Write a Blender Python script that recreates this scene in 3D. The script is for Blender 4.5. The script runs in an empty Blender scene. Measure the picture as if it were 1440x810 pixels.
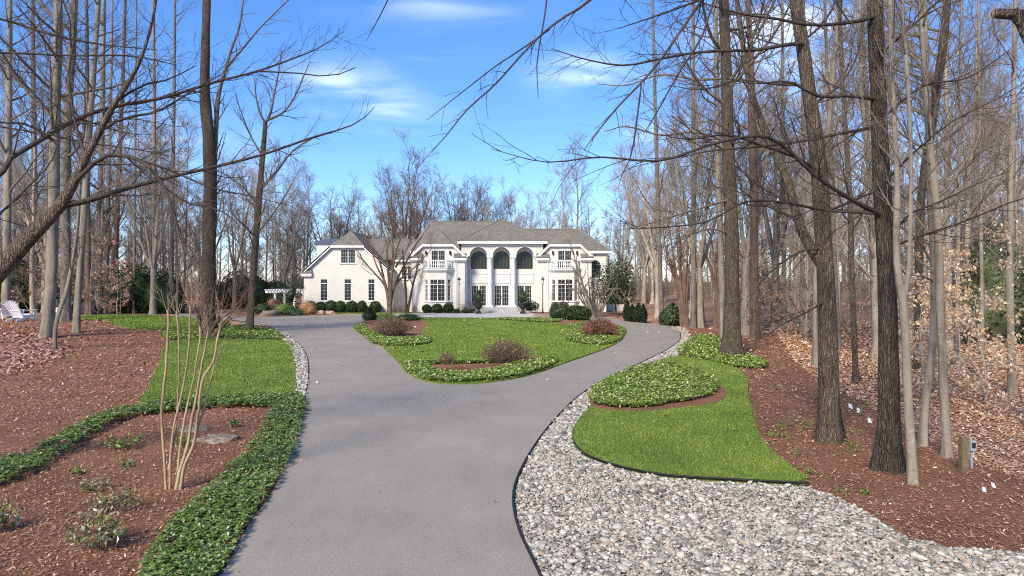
import bpy, bmesh, math, random
import numpy as np
from mathutils import Vector, Matrix
R = math.radians
PI = math.pi

# ---------------------------------------------------------------- camera, sky, sun, exposure
SC = bpy.context.scene
COL = SC.collection
CAMZ = 3.6            # eye height
FPX = 960.0           # focal length in photo pixels (24 mm on a 36 mm wide frame)
HORY = 395.0          # horizon row in the photo
cam_d = bpy.data.cameras.new('camera')
cam = bpy.data.objects.new('camera', cam_d)
COL.objects.link(cam)
cam.location = (0, 0, CAMZ)
cam.rotation_euler = (R(90), 0, 0)
cam_d.sensor_width = 36
cam_d.lens = 24
cam_d.shift_y = -10 / 1440
cam_d.clip_start = 0.1
cam_d.clip_end = 4000
SC.camera = cam

SUN_EL, SUN_AZ = 37.0, 208.0     # azimuth measured clockwise from the view direction (+Y): behind, over the shoulder
world = bpy.data.worlds.new("World")
SC.world = world
world.use_nodes = True
nt = world.node_tree
nt.nodes.clear()
N = nt.nodes.new
L = nt.links.new
out = N('ShaderNodeOutputWorld'); bg = N('ShaderNodeBackground')
sky = N('ShaderNodeTexSky'); sky.sky_type = 'NISHITA'; sky.sun_disc = False
sky.sun_elevation = R(SUN_EL); sky.sun_rotation = R(SUN_AZ)
sky.air_density = 1.0; sky.dust_density = 0.1; sky.ozone_density = 3.0
hsv = N('ShaderNodeHueSaturation'); hsv.inputs['Saturation'].default_value = 1.18; hsv.inputs['Value'].default_value = 1.0
L(sky.outputs[0], hsv.inputs['Color'])
tc = N('ShaderNodeTexCoord')
sx = N('ShaderNodeSeparateXYZ'); L(tc.outputs['Generated'], sx.inputs[0])
el = N('ShaderNodeValToRGB'); L(sx.outputs['Z'], el.inputs[0])
el.color_ramp.elements[0].color = (.66, .74, 1.0, 1); _e = el.color_ramp.elements.new(.2); _e.color = (.70, .80, 1.04, 1)
el.color_ramp.elements[2].position = 0.45; el.color_ramp.elements[2].color = (.76, .89, 1.12, 1)
tint = N('ShaderNodeMix'); tint.data_type = 'RGBA'; tint.blend_type = 'MULTIPLY'; tint.inputs[0].default_value = 1.0
L(hsv.outputs[0], tint.inputs[6]); L(el.outputs[0], tint.inputs[7])
def vmath(op, a, b):
    m = N('ShaderNodeMath'); m.operation = op
    for v, i in ((a, 0), (b, 1)):
        if hasattr(v, 'is_linked'): L(v, m.inputs[i])
        else: m.inputs[i].default_value = v
    return m.outputs[0]
yy = vmath('MAXIMUM', sx.outputs['Y'], .05)
cb = N('ShaderNodeCombineXYZ'); L(vmath('DIVIDE', sx.outputs['X'], yy), cb.inputs[0]); L(vmath('DIVIDE', sx.outputs['Z'], yy), cb.inputs[1])
nm = N('ShaderNodeMapping'); nm.inputs['Scale'].default_value = (1.3, 7., 1.); nm.inputs['Rotation'].default_value = (0, 0, R(8)); L(cb.outputs[0], nm.inputs[0])
nz = N('ShaderNodeTexNoise'); nz.inputs['Scale'].default_value = 3.0; nz.inputs['Detail'].default_value = 9; nz.inputs['Roughness'].default_value = .52; nz.inputs['Distortion'].default_value = .4
L(nm.outputs[0], nz.inputs['Vector'])
rp = N('ShaderNodeValToRGB'); rp.color_ramp.interpolation = 'EASE'; rp.color_ramp.elements[0].position = .36; rp.color_ramp.elements[1].position = .72; L(nz.outputs['Fac'], rp.inputs[0])
tot = None
for u, v, ru, rv, k in ((-.25, .285, .15, .065, .8), (-.18, .245, .15, .05, .7), (-.105, .339, .11, .032, 1.), (.11, .297, .14, .06, .8), (.40, .36, .22, .16, 1.1), (.27, .20, .2, .08, .5), (-.10, .40, .3, .05, .3), (.62, .16, .3, .08, .5), (-.55, .2, .3, .1, .45), (-.9, .5, .5, .1, .4), (1.1, .5, .5, .15, .6)):
    m_ = N('ShaderNodeMapping'); m_.vector_type = 'TEXTURE'; m_.inputs['Location'].default_value = (u, v, 0); m_.inputs['Scale'].default_value = (ru, rv, 1); m_.inputs['Rotation'].default_value = (0, 0, R(-4)); L(cb.outputs[0], m_.inputs[0])
    g_ = N('ShaderNodeTexGradient'); g_.gradient_type = 'QUADRATIC_SPHERE'; L(m_.outputs[0], g_.inputs[0])
    w_ = vmath('MULTIPLY', g_.outputs['Fac'], k); tot = w_ if tot is None else vmath('ADD', tot, w_)
front = vmath('GREATER_THAN', sx.outputs['Y'], .06)
fac = vmath('MINIMUM', vmath('MULTIPLY', vmath('MULTIPLY', tot, rp.outputs[0]), front), .62)
mx = N('ShaderNodeMix'); mx.data_type = 'RGBA'; L(fac, mx.inputs[0]); L(tint.outputs[2], mx.inputs[6]); mx.inputs[7].default_value = (7.6, 8.3, 9.4, 1)
L(mx.outputs[2], bg.inputs[0]); bg.inputs[1].default_value = 0.112
L(bg.outputs[0], out.inputs[0])

sun_d = bpy.data.lights.new('sun', 'SUN'); sun_d.energy = 3.15; sun_d.angle = R(14); sun_d.color = (1.0, 0.905, 0.715)
sun = bpy.data.objects.new('sun', sun_d); COL.objects.link(sun)
_az, _el = R(SUN_AZ), R(SUN_EL)
to_sun = Vector((math.sin(_az) * math.cos(_el), math.cos(_az) * math.cos(_el), math.sin(_el)))
sun.rotation_euler = to_sun.to_track_quat('Z', 'Y').to_euler()
sun.location = (0, 0, 60)
SC.view_settings.view_transform = 'Standard'
SC.view_settings.look = 'None'
SC.view_settings.gamma = 1
SC.view_settings.use_curve_mapping = False
SC.view_settings.exposure = 0.95
SC.render.engine = 'CYCLES'
SC.cycles.max_bounces = 6
SC.cycles.use_denoising = False
SC.cycles.filter_width = 1.1

# ---------------------------------------------------------------- helpers: placing
def sstep(a, b, x):
    t = np.clip((x - a) / (b - a), 0, 1)
    return t * t * (3 - 2 * t)
def gz(x, y):
    """height of the ground: level, with a low rise under the trees beside the far lawn"""
    x = np.asarray(x, float); y = np.asarray(y, float)
    return 1.0 * sstep(-14, -26, x) * sstep(20, 44, y) * (1 - sstep(52, 64, y)) + 0.35 * sstep(16, 34, x) * sstep(28, 60, y)
def gd(px, py):
    """point of the ground seen at a photo pixel"""
    kx = (px - 720) / FPX; kz = (HORY - py) / FPX
    d0 = CAMZ / -kz if kz < 0 else 400
    if d0 < 18: return np.array([kx * d0, d0, float(gz(kx * d0, d0))])
    ds = np.arange(16, min(d0 + .3, 420), .1)
    below = CAMZ + kz * ds <= gz(kx * ds, ds)
    d = ds[np.argmax(below)] if below.any() else d0
    return np.array([kx * d, d, float(gz(kx * d, d))])
def up(px, py, d):
    return np.array([(px - 720) / FPX * d, d, CAMZ + (HORY - py) / FPX * d])

def crom(P, n=None, step=None, closed=False):
    """centripetal Catmull-Rom through P (k,dim), resampled evenly"""
    P = np.asarray(P, float)
    k = len(P)
    if closed: Q = np.vstack([P[-1], P, P[0], P[1]])
    else: Q = np.vstack([2 * P[0] - P[1], P, 2 * P[-1] - P[-2]])
    outp = []
    for i in range(1, len(Q) - 2):
        p0, p1, p2, p3 = Q[i - 1:i + 3]
        t1 = max(np.linalg.norm(p1 - p0), 1e-6) ** .5; t2 = t1 + max(np.linalg.norm(p2 - p1), 1e-6) ** .5
        t3 = t2 + max(np.linalg.norm(p3 - p2), 1e-6) ** .5
        t = np.linspace(t1, t2, 12, endpoint=False)[:, None]
        a1 = (t1 - t) / t1 * p0 + t / t1 * p1
        a2 = (t2 - t) / (t2 - t1) * p1 + (t - t1) / (t2 - t1) * p2
        a3 = (t3 - t) / (t3 - t2) * p2 + (t - t2) / (t3 - t2) * p3
        b1 = (t2 - t) / t2 * a1 + t / t2 * a2
        b2 = (t3 - t) / (t3 - t1) * a2 + (t - t1) / (t3 - t1) * a3
        outp.append((t2 - t) / (t2 - t1) * b1 + (t - t1) / (t2 - t1) * b2)
    D = np.vstack(outp + [(P[:1] if closed else P[-1:])])
    s = np.concatenate([[0], np.cumsum(np.linalg.norm(np.diff(D[:, :3], axis=0), axis=1))])
    if n is None: n = max(4, int(s[-1] / step) + 1)
    q = np.linspace(0, s[-1], n)
    res = np.stack([np.interp(q, s, D[:, j]) for j in range(D.shape[1])], 1)
    return res[:-1] if closed else res

def poly(pts, step=.5, smooth=True):
    """photo-pixel outline on the ground -> world outline (n,2)"""
    W = np.array([gd(*p)[:2] for p in pts])
    return crom(W, step=step, closed=True) if smooth else W
def inside(P, xy):
    x, y = xy[:, 0], xy[:, 1]
    c = np.zeros(len(xy), bool)
    n = len(P)
    for i in range(n):
        x1, y1 = P[i]; x2, y2 = P[(i + 1) % n]
        if y1 == y2: continue
        m = ((y1 > y) != (y2 > y)) & (x < (x2 - x1) * (y - y1) / (y2 - y1) + x1)
        c ^= m
    return c
def in_frame(xy, m=1.06):
    return (np.abs(xy[:, 0]) < (.75 * xy[:, 1] + .3) * m) & (xy[:, 1] > 7.3)
def scatter(P, rng, dens, cut=None, frame=True):
    """random points in outline P, dens(d) per square metre; cut = outlines to keep free"""
    lo, hi = P.min(0), P.max(0)
    if frame: lo = np.maximum(lo, (-100, 7.3))
    dm = max(dens(y) for y in np.linspace(lo[1], hi[1], 25))
    n = int((hi - lo).prod() * dm)
    if n > 3_000_000: n = 3_000_000
    xy = rng.uniform(lo, hi, (n, 2))
    if frame: xy = xy[in_frame(xy)]
    xy = xy[rng.uniform(0, dm, len(xy)) < dens(xy[:, 1])]
    xy = xy[inside(P, xy)]
    for c in cut or []: xy = xy[~inside(c, xy)]
    return xy

# ---------------------------------------------------------------- helpers: meshes and objects
def raw_mesh(name, V, F, sizes=None, smooth=False):
    """V (n,3); F either (m,k) array or flat loop list with sizes"""
    me = bpy.data.meshes.new(name)
    V = np.ascontiguousarray(V, np.float32)
    if sizes is None:
        F = np.asarray(F, np.int32); sizes = np.full(len(F), F.shape[1], np.int32); F = F.ravel()
    F = np.ascontiguousarray(F, np.int32)
    me.vertices.add(len(V)); me.vertices.foreach_set('co', V.ravel())
    me.loops.add(len(F)); me.loops.foreach_set('vertex_index', F)
    me.polygons.add(len(sizes))
    st = np.concatenate([[0], np.cumsum(sizes)[:-1]]).astype(np.int32)
    me.polygons.foreach_set('loop_start', st)
    if smooth: me.polygons.foreach_set('use_smooth', np.ones(len(sizes), bool))
    me.update(calc_edges=True)
    return me
def link(name, me, mat=None, parent=None):
    o = bpy.data.objects.new(name, me)
    COL.objects.link(o)
    if mat is not None: me.materials.append(mat)
    if parent is not None:
        o.parent = parent
        if parent.parent is None: o.matrix_parent_inverse = Matrix.Translation(-parent.location)
    return o
def from_bm(name, bm, mat=None, parent=None, smooth=False):
    me = bpy.data.meshes.new(name)
    bmesh.ops.recalc_face_normals(bm, faces=bm.faces)
    bm.to_mesh(me); bm.free()
    if smooth:
        for p in me.polygons: p.use_smooth = True
    return link(name, me, mat, parent)
def tag(o, label=None, cat=None, group=None, kind=None):
    if label: o['label'] = label
    if cat: o['category'] = cat
    if group: o['group'] = group
    if kind: o['kind'] = kind
    return o
def thing(name, label, cat, loc, group=None):
    o = bpy.data.objects.new(name, None)
    o.empty_display_size = .2
    COL.objects.link(o); o.location = [float(v) for v in loc]
    return tag(o, label, cat, group)
def copy_tree(root, loc=None, rz=None, label=None, scale=None):
    c = root.copy(); COL.objects.link(c)
    if loc is not None: c.location = [float(v) for v in loc]
    if rz is not None: c.rotation_euler = (0, 0, rz)
    if scale is not None: c.scale = (scale,) * 3 if np.isscalar(scale) else scale
    if label: c['label'] = label
    for ch in list(root.children):
        k = ch.copy(); COL.objects.link(k); k.parent = c
        for g in ch.children:
            q = g.copy(); COL.objects.link(q); q.parent = k
    return c

class Box:
    """collects simple solids into one bmesh"""
    def __init__(s): s.bm = bmesh.new()
    def box(s, x0, x1, y0, y1, z0, z1):
        v = [s.bm.verts.new(p) for p in ((x0, y0, z0), (x1, y0, z0), (x1, y1, z0), (x0, y1, z0), (x0, y0, z1), (x1, y0, z1), (x1, y1, z1), (x0, y1, z1))]
        for f in ((0, 3, 2, 1), (4, 5, 6, 7), (0, 1, 5, 4), (1, 2, 6, 5), (2, 3, 7, 6), (3, 0, 4, 7)): s.bm.faces.new([v[i] for i in f])
        return s
    def beam(s, p, q, w, h, upv=(0, 0, 1), off=0.):
        p, q = Vector(p), Vector(q); t = (q - p).normalized(); u = Vector(upv)
        a = t.cross(u)
        if a.length < 1e-4: a = t.cross(Vector((0, 1, 0)))
        a.normalize(); b = a.cross(t).normalized()
        v = [s.bm.verts.new(e + a * (i * w / 2) + b * (j * h / 2 + off)) for e in (p, q) for i, j in ((-1, -1), (1, -1), (1, 1), (-1, 1))]
        for f in ((0, 1, 2, 3), (7, 6, 5, 4), (0, 4, 5, 1), (1, 5, 6, 2), (2, 6, 7, 3), (3, 7, 4, 0)): s.bm.faces.new([v[i] for i in f])
        return s
    def prism(s, pts, vec):
        a = [s.bm.verts.new(p) for p in pts]; b = [s.bm.verts.new(Vector(p) + Vector(vec)) for p in pts]
        s.bm.faces.new(a); s.bm.faces.new(b[::-1])
        for i in range(len(a)):
            j = (i + 1) % len(a); s.bm.faces.new((a[i], b[i], b[j], a[j]))
        return s
    def lathe(s, prof, c=(0, 0, 0), n=16):
        rings = []
        for r, z in prof:
            rings.append([s.bm.verts.new((c[0] + r * math.cos(2 * PI * i / n), c[1] + r * math.sin(2 * PI * i / n), c[2] + z)) for i in range(n)])
        for a, b in zip(rings, rings[1:]):
            for i in range(n): s.bm.faces.new((a[i], a[(i + 1) % n], b[(i + 1) % n], b[i]))
        s.bm.faces.new(rings[0][::-1]); s.bm.faces.new(rings[-1])
        return s
    def done(s, name, mat, parent=None, smooth=False): return from_bm(name, s.bm, mat, parent, smooth)

class Wood:
    """collects tapering tubes (trunks, limbs, twigs) and builds them as one mesh"""
    def __init__(s): s.g = {}
    def add(s, P, r, k=4):
        P = np.asarray(P, float); r = np.broadcast_to(np.asarray(r, float), (len(P),))
        s.g.setdefault((len(P), k), []).append((P, r))
    def mesh(s, name):
        VV, FF, base = [], [], 0
        for (n, k), lst in s.g.items():
            P = np.array([a for a, _ in lst], float); r = np.array([b for _, b in lst], float); M = len(lst)
            T = np.gradient(P, axis=1); T /= np.maximum(np.linalg.norm(T, axis=2, keepdims=True), 1e-9)
            ref = np.where((np.abs(T.mean(1)[:, 2]) < .8)[:, None], np.array([[0, 0, 1.]]), np.array([[0.35, 1., 0]]))[:, None, :]
            u = np.cross(T, np.broadcast_to(ref, T.shape)); u /= np.maximum(np.linalg.norm(u, axis=2, keepdims=True), 1e-9)
            w = np.cross(T, u)
            a = np.arange(k) * 2 * PI / k
            ring = P[:, :, None, :] + r[:, :, None, None] * (np.cos(a)[None, None, :, None] * u[:, :, None, :] + np.sin(a)[None, None, :, None] * w[:, :, None, :])
            VV.append(ring.reshape(-1, 3))
            idx = np.arange(M * n * k).reshape(M, n, k) + base
            A = idx[:, :-1, :]; B = idx[:, 1:, :]
            FF.append(np.stack([A, np.roll(A, -1, 2), np.roll(B, -1, 2), B], -1).reshape(-1, 4))
            base += M * n * k
        return raw_mesh(name, np.vstack(VV), np.vstack(FF), smooth=True)

def unit(v): return v / max(np.linalg.norm(v), 1e-9)
def sprout(W, P, rad, rng, lev, prm, t0=.2, t1=1., n=None, tips=None):
    """grow side branches along polyline P. prm[lev] = dict(n, len, ang, seg, up, wob, k, rmin)"""
    rnd = random.Random(int(rng.integers(1 << 30)))
    _sprout(W, [tuple(map(float, p)) for p in P], [float(v) for v in rad], rnd, lev, prm, t0, t1, tips)
def _sprout(W, P, rad, rnd, lev, prm, t0, t1, tips):
    q = prm[lev]
    m = len(P); n = q['n']
    L0 = sum(math.dist(P[i], P[i + 1]) for i in range(m - 1))
    if isinstance(n, float):
        n = n * L0; n = int(n) + (rnd.random() < n - int(n))
    U, G, sqrt, cos, sin = rnd.random, rnd.gauss, math.sqrt, math.cos, math.sin
    last = lev + 1 >= len(prm)
    s, wob, upv, rmin = q['seg'], q['wob'], q['up'], q['rmin']; flat = q.get('flat'); tap = .55 if q.get('taper', True) else 0.
    for i in range(n):
        t = t0 + (t1 - t0) * (i + U()) / n
        f = t * (m - 1); j = min(int(f), m - 2); f -= j
        (ax, ay, az_), (bx, by, bz) = P[j], P[j + 1]
        px, py, pz = ax + (bx - ax) * f, ay + (by - ay) * f, az_ + (bz - az_) * f
        dx, dy, dz = bx - ax, by - ay, bz - az_
        l = sqrt(dx * dx + dy * dy + dz * dz) or 1e-9; dx /= l; dy /= l; dz /= l
        r = rad[j] * (1 - f) + rad[j + 1] * f
        ang = R(q['ang']) * (.7 + .6 * U()); az = 2 * PI * U()
        if abs(dz) < .9: ux, uy, uz = dy, -dx, 0.
        else: ux, uy, uz = 0., dz, -dy
        l = sqrt(ux * ux + uy * uy + uz * uz) or 1e-9; ux /= l; uy /= l; uz /= l
        wx, wy, wz = dy * uz - dz * uy, dz * ux - dx * uz, dx * uy - dy * ux
        ca, sa, c, e = cos(ang), sin(ang), cos(az), sin(az)
        x, y, z = dx * ca + (ux * c + wx * e) * sa, dy * ca + (uy * c + wy * e) * sa, dz * ca + (uz * c + wz * e) * sa
        if flat: z *= flat
        ln = q['len'] * (.55 + .65 * U()) * (1 - tap * t)
        r0 = max(min(r * q.get('rr', .6), .8 * r), rmin); r1 = max(r0 * .3, rmin * .7)
        st = ln / s; pts = [(px, py, pz)]
        for _ in range(s):
            x += G(0, wob); y += G(0, wob); z += G(0, wob) + upv
            l = sqrt(x * x + y * y + z * z) or 1e-9; x /= l; y /= l; z /= l
            px += x * st; py += y * st; pz += z * st; pts.append((px, py, pz))
        rr = [r0 + (r1 - r0) * k / s for k in range(s + 1)]
        W.g.setdefault((s + 1, q['k']), []).append((pts, rr))
        if last:
            if tips is not None: tips.append(pts[-1])
        else: _sprout(W, pts, rr, rnd, lev + 1, prm, .22, 1., tips)

def leaf_quads(C, D, S, rng, asp=.5, fold=.15):
    """leaves at centres C, along directions D (random roll), length S -> V,F (diamond quads)"""
    n = len(C)
    D = D / np.maximum(np.linalg.norm(D, axis=1, keepdims=True), 1e-9)
    rnd = rng.normal(size=(n, 3)); u = np.cross(D, rnd); u /= np.maximum(np.linalg.norm(u, axis=1, keepdims=True), 1e-9)
    nn = np.cross(D, u)
    S = np.broadcast_to(np.asarray(S, float), (n,))[:, None]
    V = np.stack([C, C + D * S * .45 + u * S * asp / 2 + nn * S * fold, C + D * S, C + D * S * .45 - u * S * asp / 2 + nn * S * fold], 1)
    return V.reshape(-1, 3), np.arange(4 * n).reshape(n, 4)

# ---------------------------------------------------------------- materials
class NT:
    def __init__(s, name):
        s.m = bpy.data.materials.new(name); s.m.use_nodes = True; s.t = s.m.node_tree; s.t.nodes.clear()
        s.o = s.n('ShaderNodeOutputMaterial'); s.b = s.n('ShaderNodeBsdfPrincipled'); s.l(s.b.outputs[0], s.o.inputs[0])
        s.tc = s.n('ShaderNodeTexCoord')
    def n(s, t, **kw):
        x = s.t.nodes.new(t)
        for k, v in kw.items():
            if k in x.inputs: x.inputs[k].default_value = v
            else: setattr(x, k, v)
        return x
    def l(s, a, b): s.t.links.new(a, b)
    def noise(s, scale, detail=4, rough=.55, vec=None, scl=None):
        x = s.n('ShaderNodeTexNoise'); x.inputs['Scale'].default_value = scale; x.inputs['Detail'].default_value = detail; x.inputs['Roughness'].default_value = rough
        v = vec or s.tc.outputs['Object']
        if scl:
            mp = s.n('ShaderNodeMapping'); mp.inputs['Scale'].default_value = scl; s.l(v, mp.inputs[0]); v = mp.outputs[0]
        s.l(v, x.inputs['Vector']); return x.outputs['Fac']
    def ramp(s, fac, stops):
        r = s.n('ShaderNodeValToRGB'); e = r.color_ramp.elements
        while len(e) < len(stops): e.new(.5)
        for x, (p, c) in zip(e, stops): x.position = p; x.color = (*c, 1) if len(c) == 3 else c
        s.l(fac, r.inputs[0]); return r.outputs[0]
    def mix(s, fac, a, b, mode='MIX'):
        x = s.n('ShaderNodeMix'); x.data_type = 'RGBA'; x.blend_type = mode
        for v, i in ((fac, 0), (a, 6), (b, 7)):
            if hasattr(v, 'is_linked'): s.l(v, x.inputs[i])
            else: x.inputs[i].default_value = v if i == 0 else (*v, 1)
        return x.outputs[2]
    def math(s, op, a, b=None):
        x = s.n('ShaderNodeMath'); x.operation = op
        for v, i in ((a, 0), (b, 1)):
            if v is None: continue
            if hasattr(v, 'is_linked'): s.l(v, x.inputs[i])
            else: x.inputs[i].default_value = v
        return x.outputs[0]
    def bump(s, h, dist=.02, strength=.6):
        b = s.n('ShaderNodeBump'); b.inputs['Distance'].default_value = dist; b.inputs['Strength'].default_value = strength
        s.l(h, b.inputs['Height']); s.l(b.outputs[0], s.b.inputs['Normal'])
    def col(s, c):
        if hasattr(c, 'is_linked'): s.l(c, s.b.inputs['Base Color'])
        else: s.b.inputs['Base Color'].default_value = (*c, 1)
    def set(s, rough=.8, spec=.3, metal=0.):
        s.b.inputs['Roughness'].default_value = rough; s.b.inputs['Specular IOR Level'].default_value = spec; s.b.inputs['Metallic'].default_value = metal
        return s.m
    def island(s): return s.n('ShaderNodeNewGeometry').outputs['Random Per Island']
    def objrand(s): return s.n('ShaderNodeObjectInfo').outputs['Random']

M = {}
def plain(key, c, rough=.6, spec=.4, metal=0., var=.12, scale=9., bump=0.):
    t = NT(key); f = t.noise(scale, 5)
    t.col(t.ramp(f, [(.25, tuple(v * (1 - var) for v in c)), (.75, tuple(min(1, v * (1 + var)) for v in c))]))
    if bump: t.bump(t.noise(scale * 6, 5), .01, bump)
    M[key] = t.set(rough, spec, metal)
def island_mat(key, stops, rough=.6, spec=.3, trans=0.):
    t = NT(key); t.col(t.ramp(t.island(), stops)); M[key] = t.set(rough, spec)
    if trans:
        tr = t.n('ShaderNodeBsdfTranslucent'); t.l(t.b.inputs['Base Color'].links[0].from_socket, tr.inputs[0])
        ms = t.n('ShaderNodeMixShader'); ms.inputs[0].default_value = trans
        t.l(t.b.outputs[0], ms.inputs[1]); t.l(tr.outputs[0], ms.inputs[2]); t.l(ms.outputs[0], t.o.inputs[0])

# asphalt: fine aggregate, broad worn patches, faint wheel tracks along the drive
t = NT('asphalt')
sp = t.ramp(t.noise(105, 2, .75), [(.3, (.172, .153, .129)), (.5, (.300, .267, .224)), (.72, (.51, .454, .382))])
bl = t.ramp(t.noise(.45, 6, .62), [(.3, (.88, .87, .86)), (.7, (1.07, 1.06, 1.05))])
c = t.mix(1., sp, bl, 'MULTIPLY')
st = t.ramp(t.noise(.9, 8, .7, scl=(1, .35, 1)), [(.42, (1, 1, 1)), (.62, (.93, .92, .92))])
c = t.mix(1., c, st, 'MULTIPLY')
sp2 = t.ramp(t.noise(26, 3, .6), [(.3, (.9, .9, .9)), (.7, (1.08, 1.08, 1.08))])
c = t.mix(1., c, sp2, 'MULTIPLY')
gr = t.ramp(t.noise(42, 3, .8), [(.3, (.80, .80, .79)), (.5, (1, 1, 1)), (.7, (1.2, 1.19, 1.18))]); c = t.mix(1., c, gr, 'MULTIPLY')
oil = t.ramp(t.noise(1.3, 3, .5, scl=(1, .7, 1)), [(.70, (1, 1, 1)), (.78, (.84, .84, .84))]); c = t.mix(1., c, oil, 'MULTIPLY')
t.col(c); t.bump(t.noise(105, 2), .008, .7); M['asphalt'] = t.set(.88, .25)
# concrete apron
plain('concrete', (.50, .475, .45), .85, .2, var=.14, scale=1.4, bump=.2)
# lawn soil/grass base
t = NT('lawn')
f = t.noise(.55, 6, .6); g = t.noise(38, 4, .7)
a = t.ramp(g, [(.25, (.10, .135, .026)), (.55, (.175, .23, .045)), (.8, (.255, .29, .08))])
b = t.ramp(f, [(.3, (.72, .78, .70)), (.52, (1, 1, 1)), (.72, (1.35, 1.15, 1.15))])
t.col(t.mix(1., a, b, 'MULTIPLY')); t.bump(g, .05, .8); M['lawn'] = t.set(.9, .15)
t = NT('grass_blade')
a = t.ramp(t.island(), [(0, (.095, .155, .020)), (.45, (.135, .215, .030)), (.85, (.185, .265, .046)), (.96, (.28, .31, .08)), (1, (.42, .36, .17))])
b = t.ramp(t.noise(.55, 6, .6), [(.3, (.72, .78, .70)), (.52, (1, 1, 1)), (.72, (1.35, 1.15, 1.15))])
t.col(t.mix(1., a, b, 'MULTIPLY')); M['grass'] = t.set(.6, .25)
# mulch
t = NT('mulch')
g = t.noise(46, 6, .75); f = t.noise(.7, 5, .6); g2 = t.noise(150, 3, .7, scl=(1, .5, 1))
a = t.ramp(g, [(.28, (.115, .054, .031)), (.5, (.33, .162, .094)), (.68, (.46, .245, .152)), (.85, (.58, .39, .27))])
b = t.ramp(f, [(.3, (.72, .70, .70)), (.7, (1.15, 1.1, 1.08))])
c = t.mix(1., a, b, 'MULTIPLY')
c = t.mix(.6, c, t.ramp(g2, [(.3, (.5, .5, .5)), (.7, (1.3, 1.3, 1.3))]), 'MULTIPLY')
t.col(c); t.bump(g, .06, .9); M['mulch'] = t.set(.92, .15)
# forest floor with matted leaves
t = NT('forest_floor')
v = t.n('ShaderNodeTexVoronoi'); v.inputs['Scale'].default_value = 9; t.l(t.tc.outputs['Object'], v.inputs['Vector'])
rc = t.n('ShaderNodeSeparateColor'); t.l(v.outputs['Color'], rc.inputs[0])
a = t.ramp(rc.outputs[0], [(0, (.14, .07, .04)), (.35, (.30, .155, .088)), (.7, (.46, .26, .16)), (1, (.60, .42, .30))])
b = t.ramp(t.noise(.35, 6, .6), [(.3, (.65, .62, .62)), (.7, (1.15, 1.1, 1.1))])
t.col(t.mix(1., a, b, 'MULTIPLY')); t.bump(v.outputs['Distance'], .05, .8); M['forest_floor'] = t.set(.9, .15)
island_mat('litter', [(0, (.20, .09, .04)), (.3, (.47, .235, .118)), (.6, (.63, .36, .21)), (.85, (.75, .53, .36)), (1, (.84, .70, .55))], .7, .25)
island_mat('litter_pink', [(0, (.14, .06, .042)), (.3, (.29, .13, .095)), (.6, (.42, .21, .165)), (.85, (.54, .34, .28)), (1, (.68, .54, .47))], .7, .25)
island_mat('chips', [(0, (.115, .054, .031)), (.4, (.335, .162, .094)), (.75, (.47, .25, .155)), (.93, (.54, .34, .23)), (1, (.72, .58, .45))], .9, .15)
# pebbles
t = NT('pebble')
a = t.ramp(t.island(), [(0, (.11, .10, .086)), (.2, (.25, .228, .195)), (.5, (.41, .375, .32)), (.78, (.56, .52, .45)), (.87, (.46, .37, .275)), (.92, (.36, .25, .18)), (1, (.72, .69, .63))])
t.col(t.mix(.35, a, t.ramp(t.noise(28, 5, .65), [(.3, (.45, .44, .42)), (.7, (1, 1, 1))]), 'MULTIPLY'))
t.bump(t.noise(45, 4), .006, .5); M['pebble'] = t.set(.75, .3)
plain('pebble_soil', (.055, .05, .044), .95, .1, var=.4, scale=30, bump=.8)
plain('edging', (.018, .018, .018), .6, .3)
t = NT('rock')
a = t.ramp(t.noise(6, 7, .65, scl=(1, 1, 2.5)), [(.3, (.10, .078, .058)), (.5, (.235, .185, .14)), (.7, (.38, .315, .25))])
t.col(a); t.bump(t.noise(9, 8, .7), .05, .9); M['rock'] = t.set(.85, .25)
t = NT('rock_tan')
t.col(t.ramp(t.noise(5, 7, .65), [(.3, (.26, .18, .12)), (.5, (.44, .33, .24)), (.7, (.56, .46, .37))])); t.bump(t.noise(9, 8, .7), .05, .9); M['rock_tan'] = t.set(.85, .25)

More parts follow.
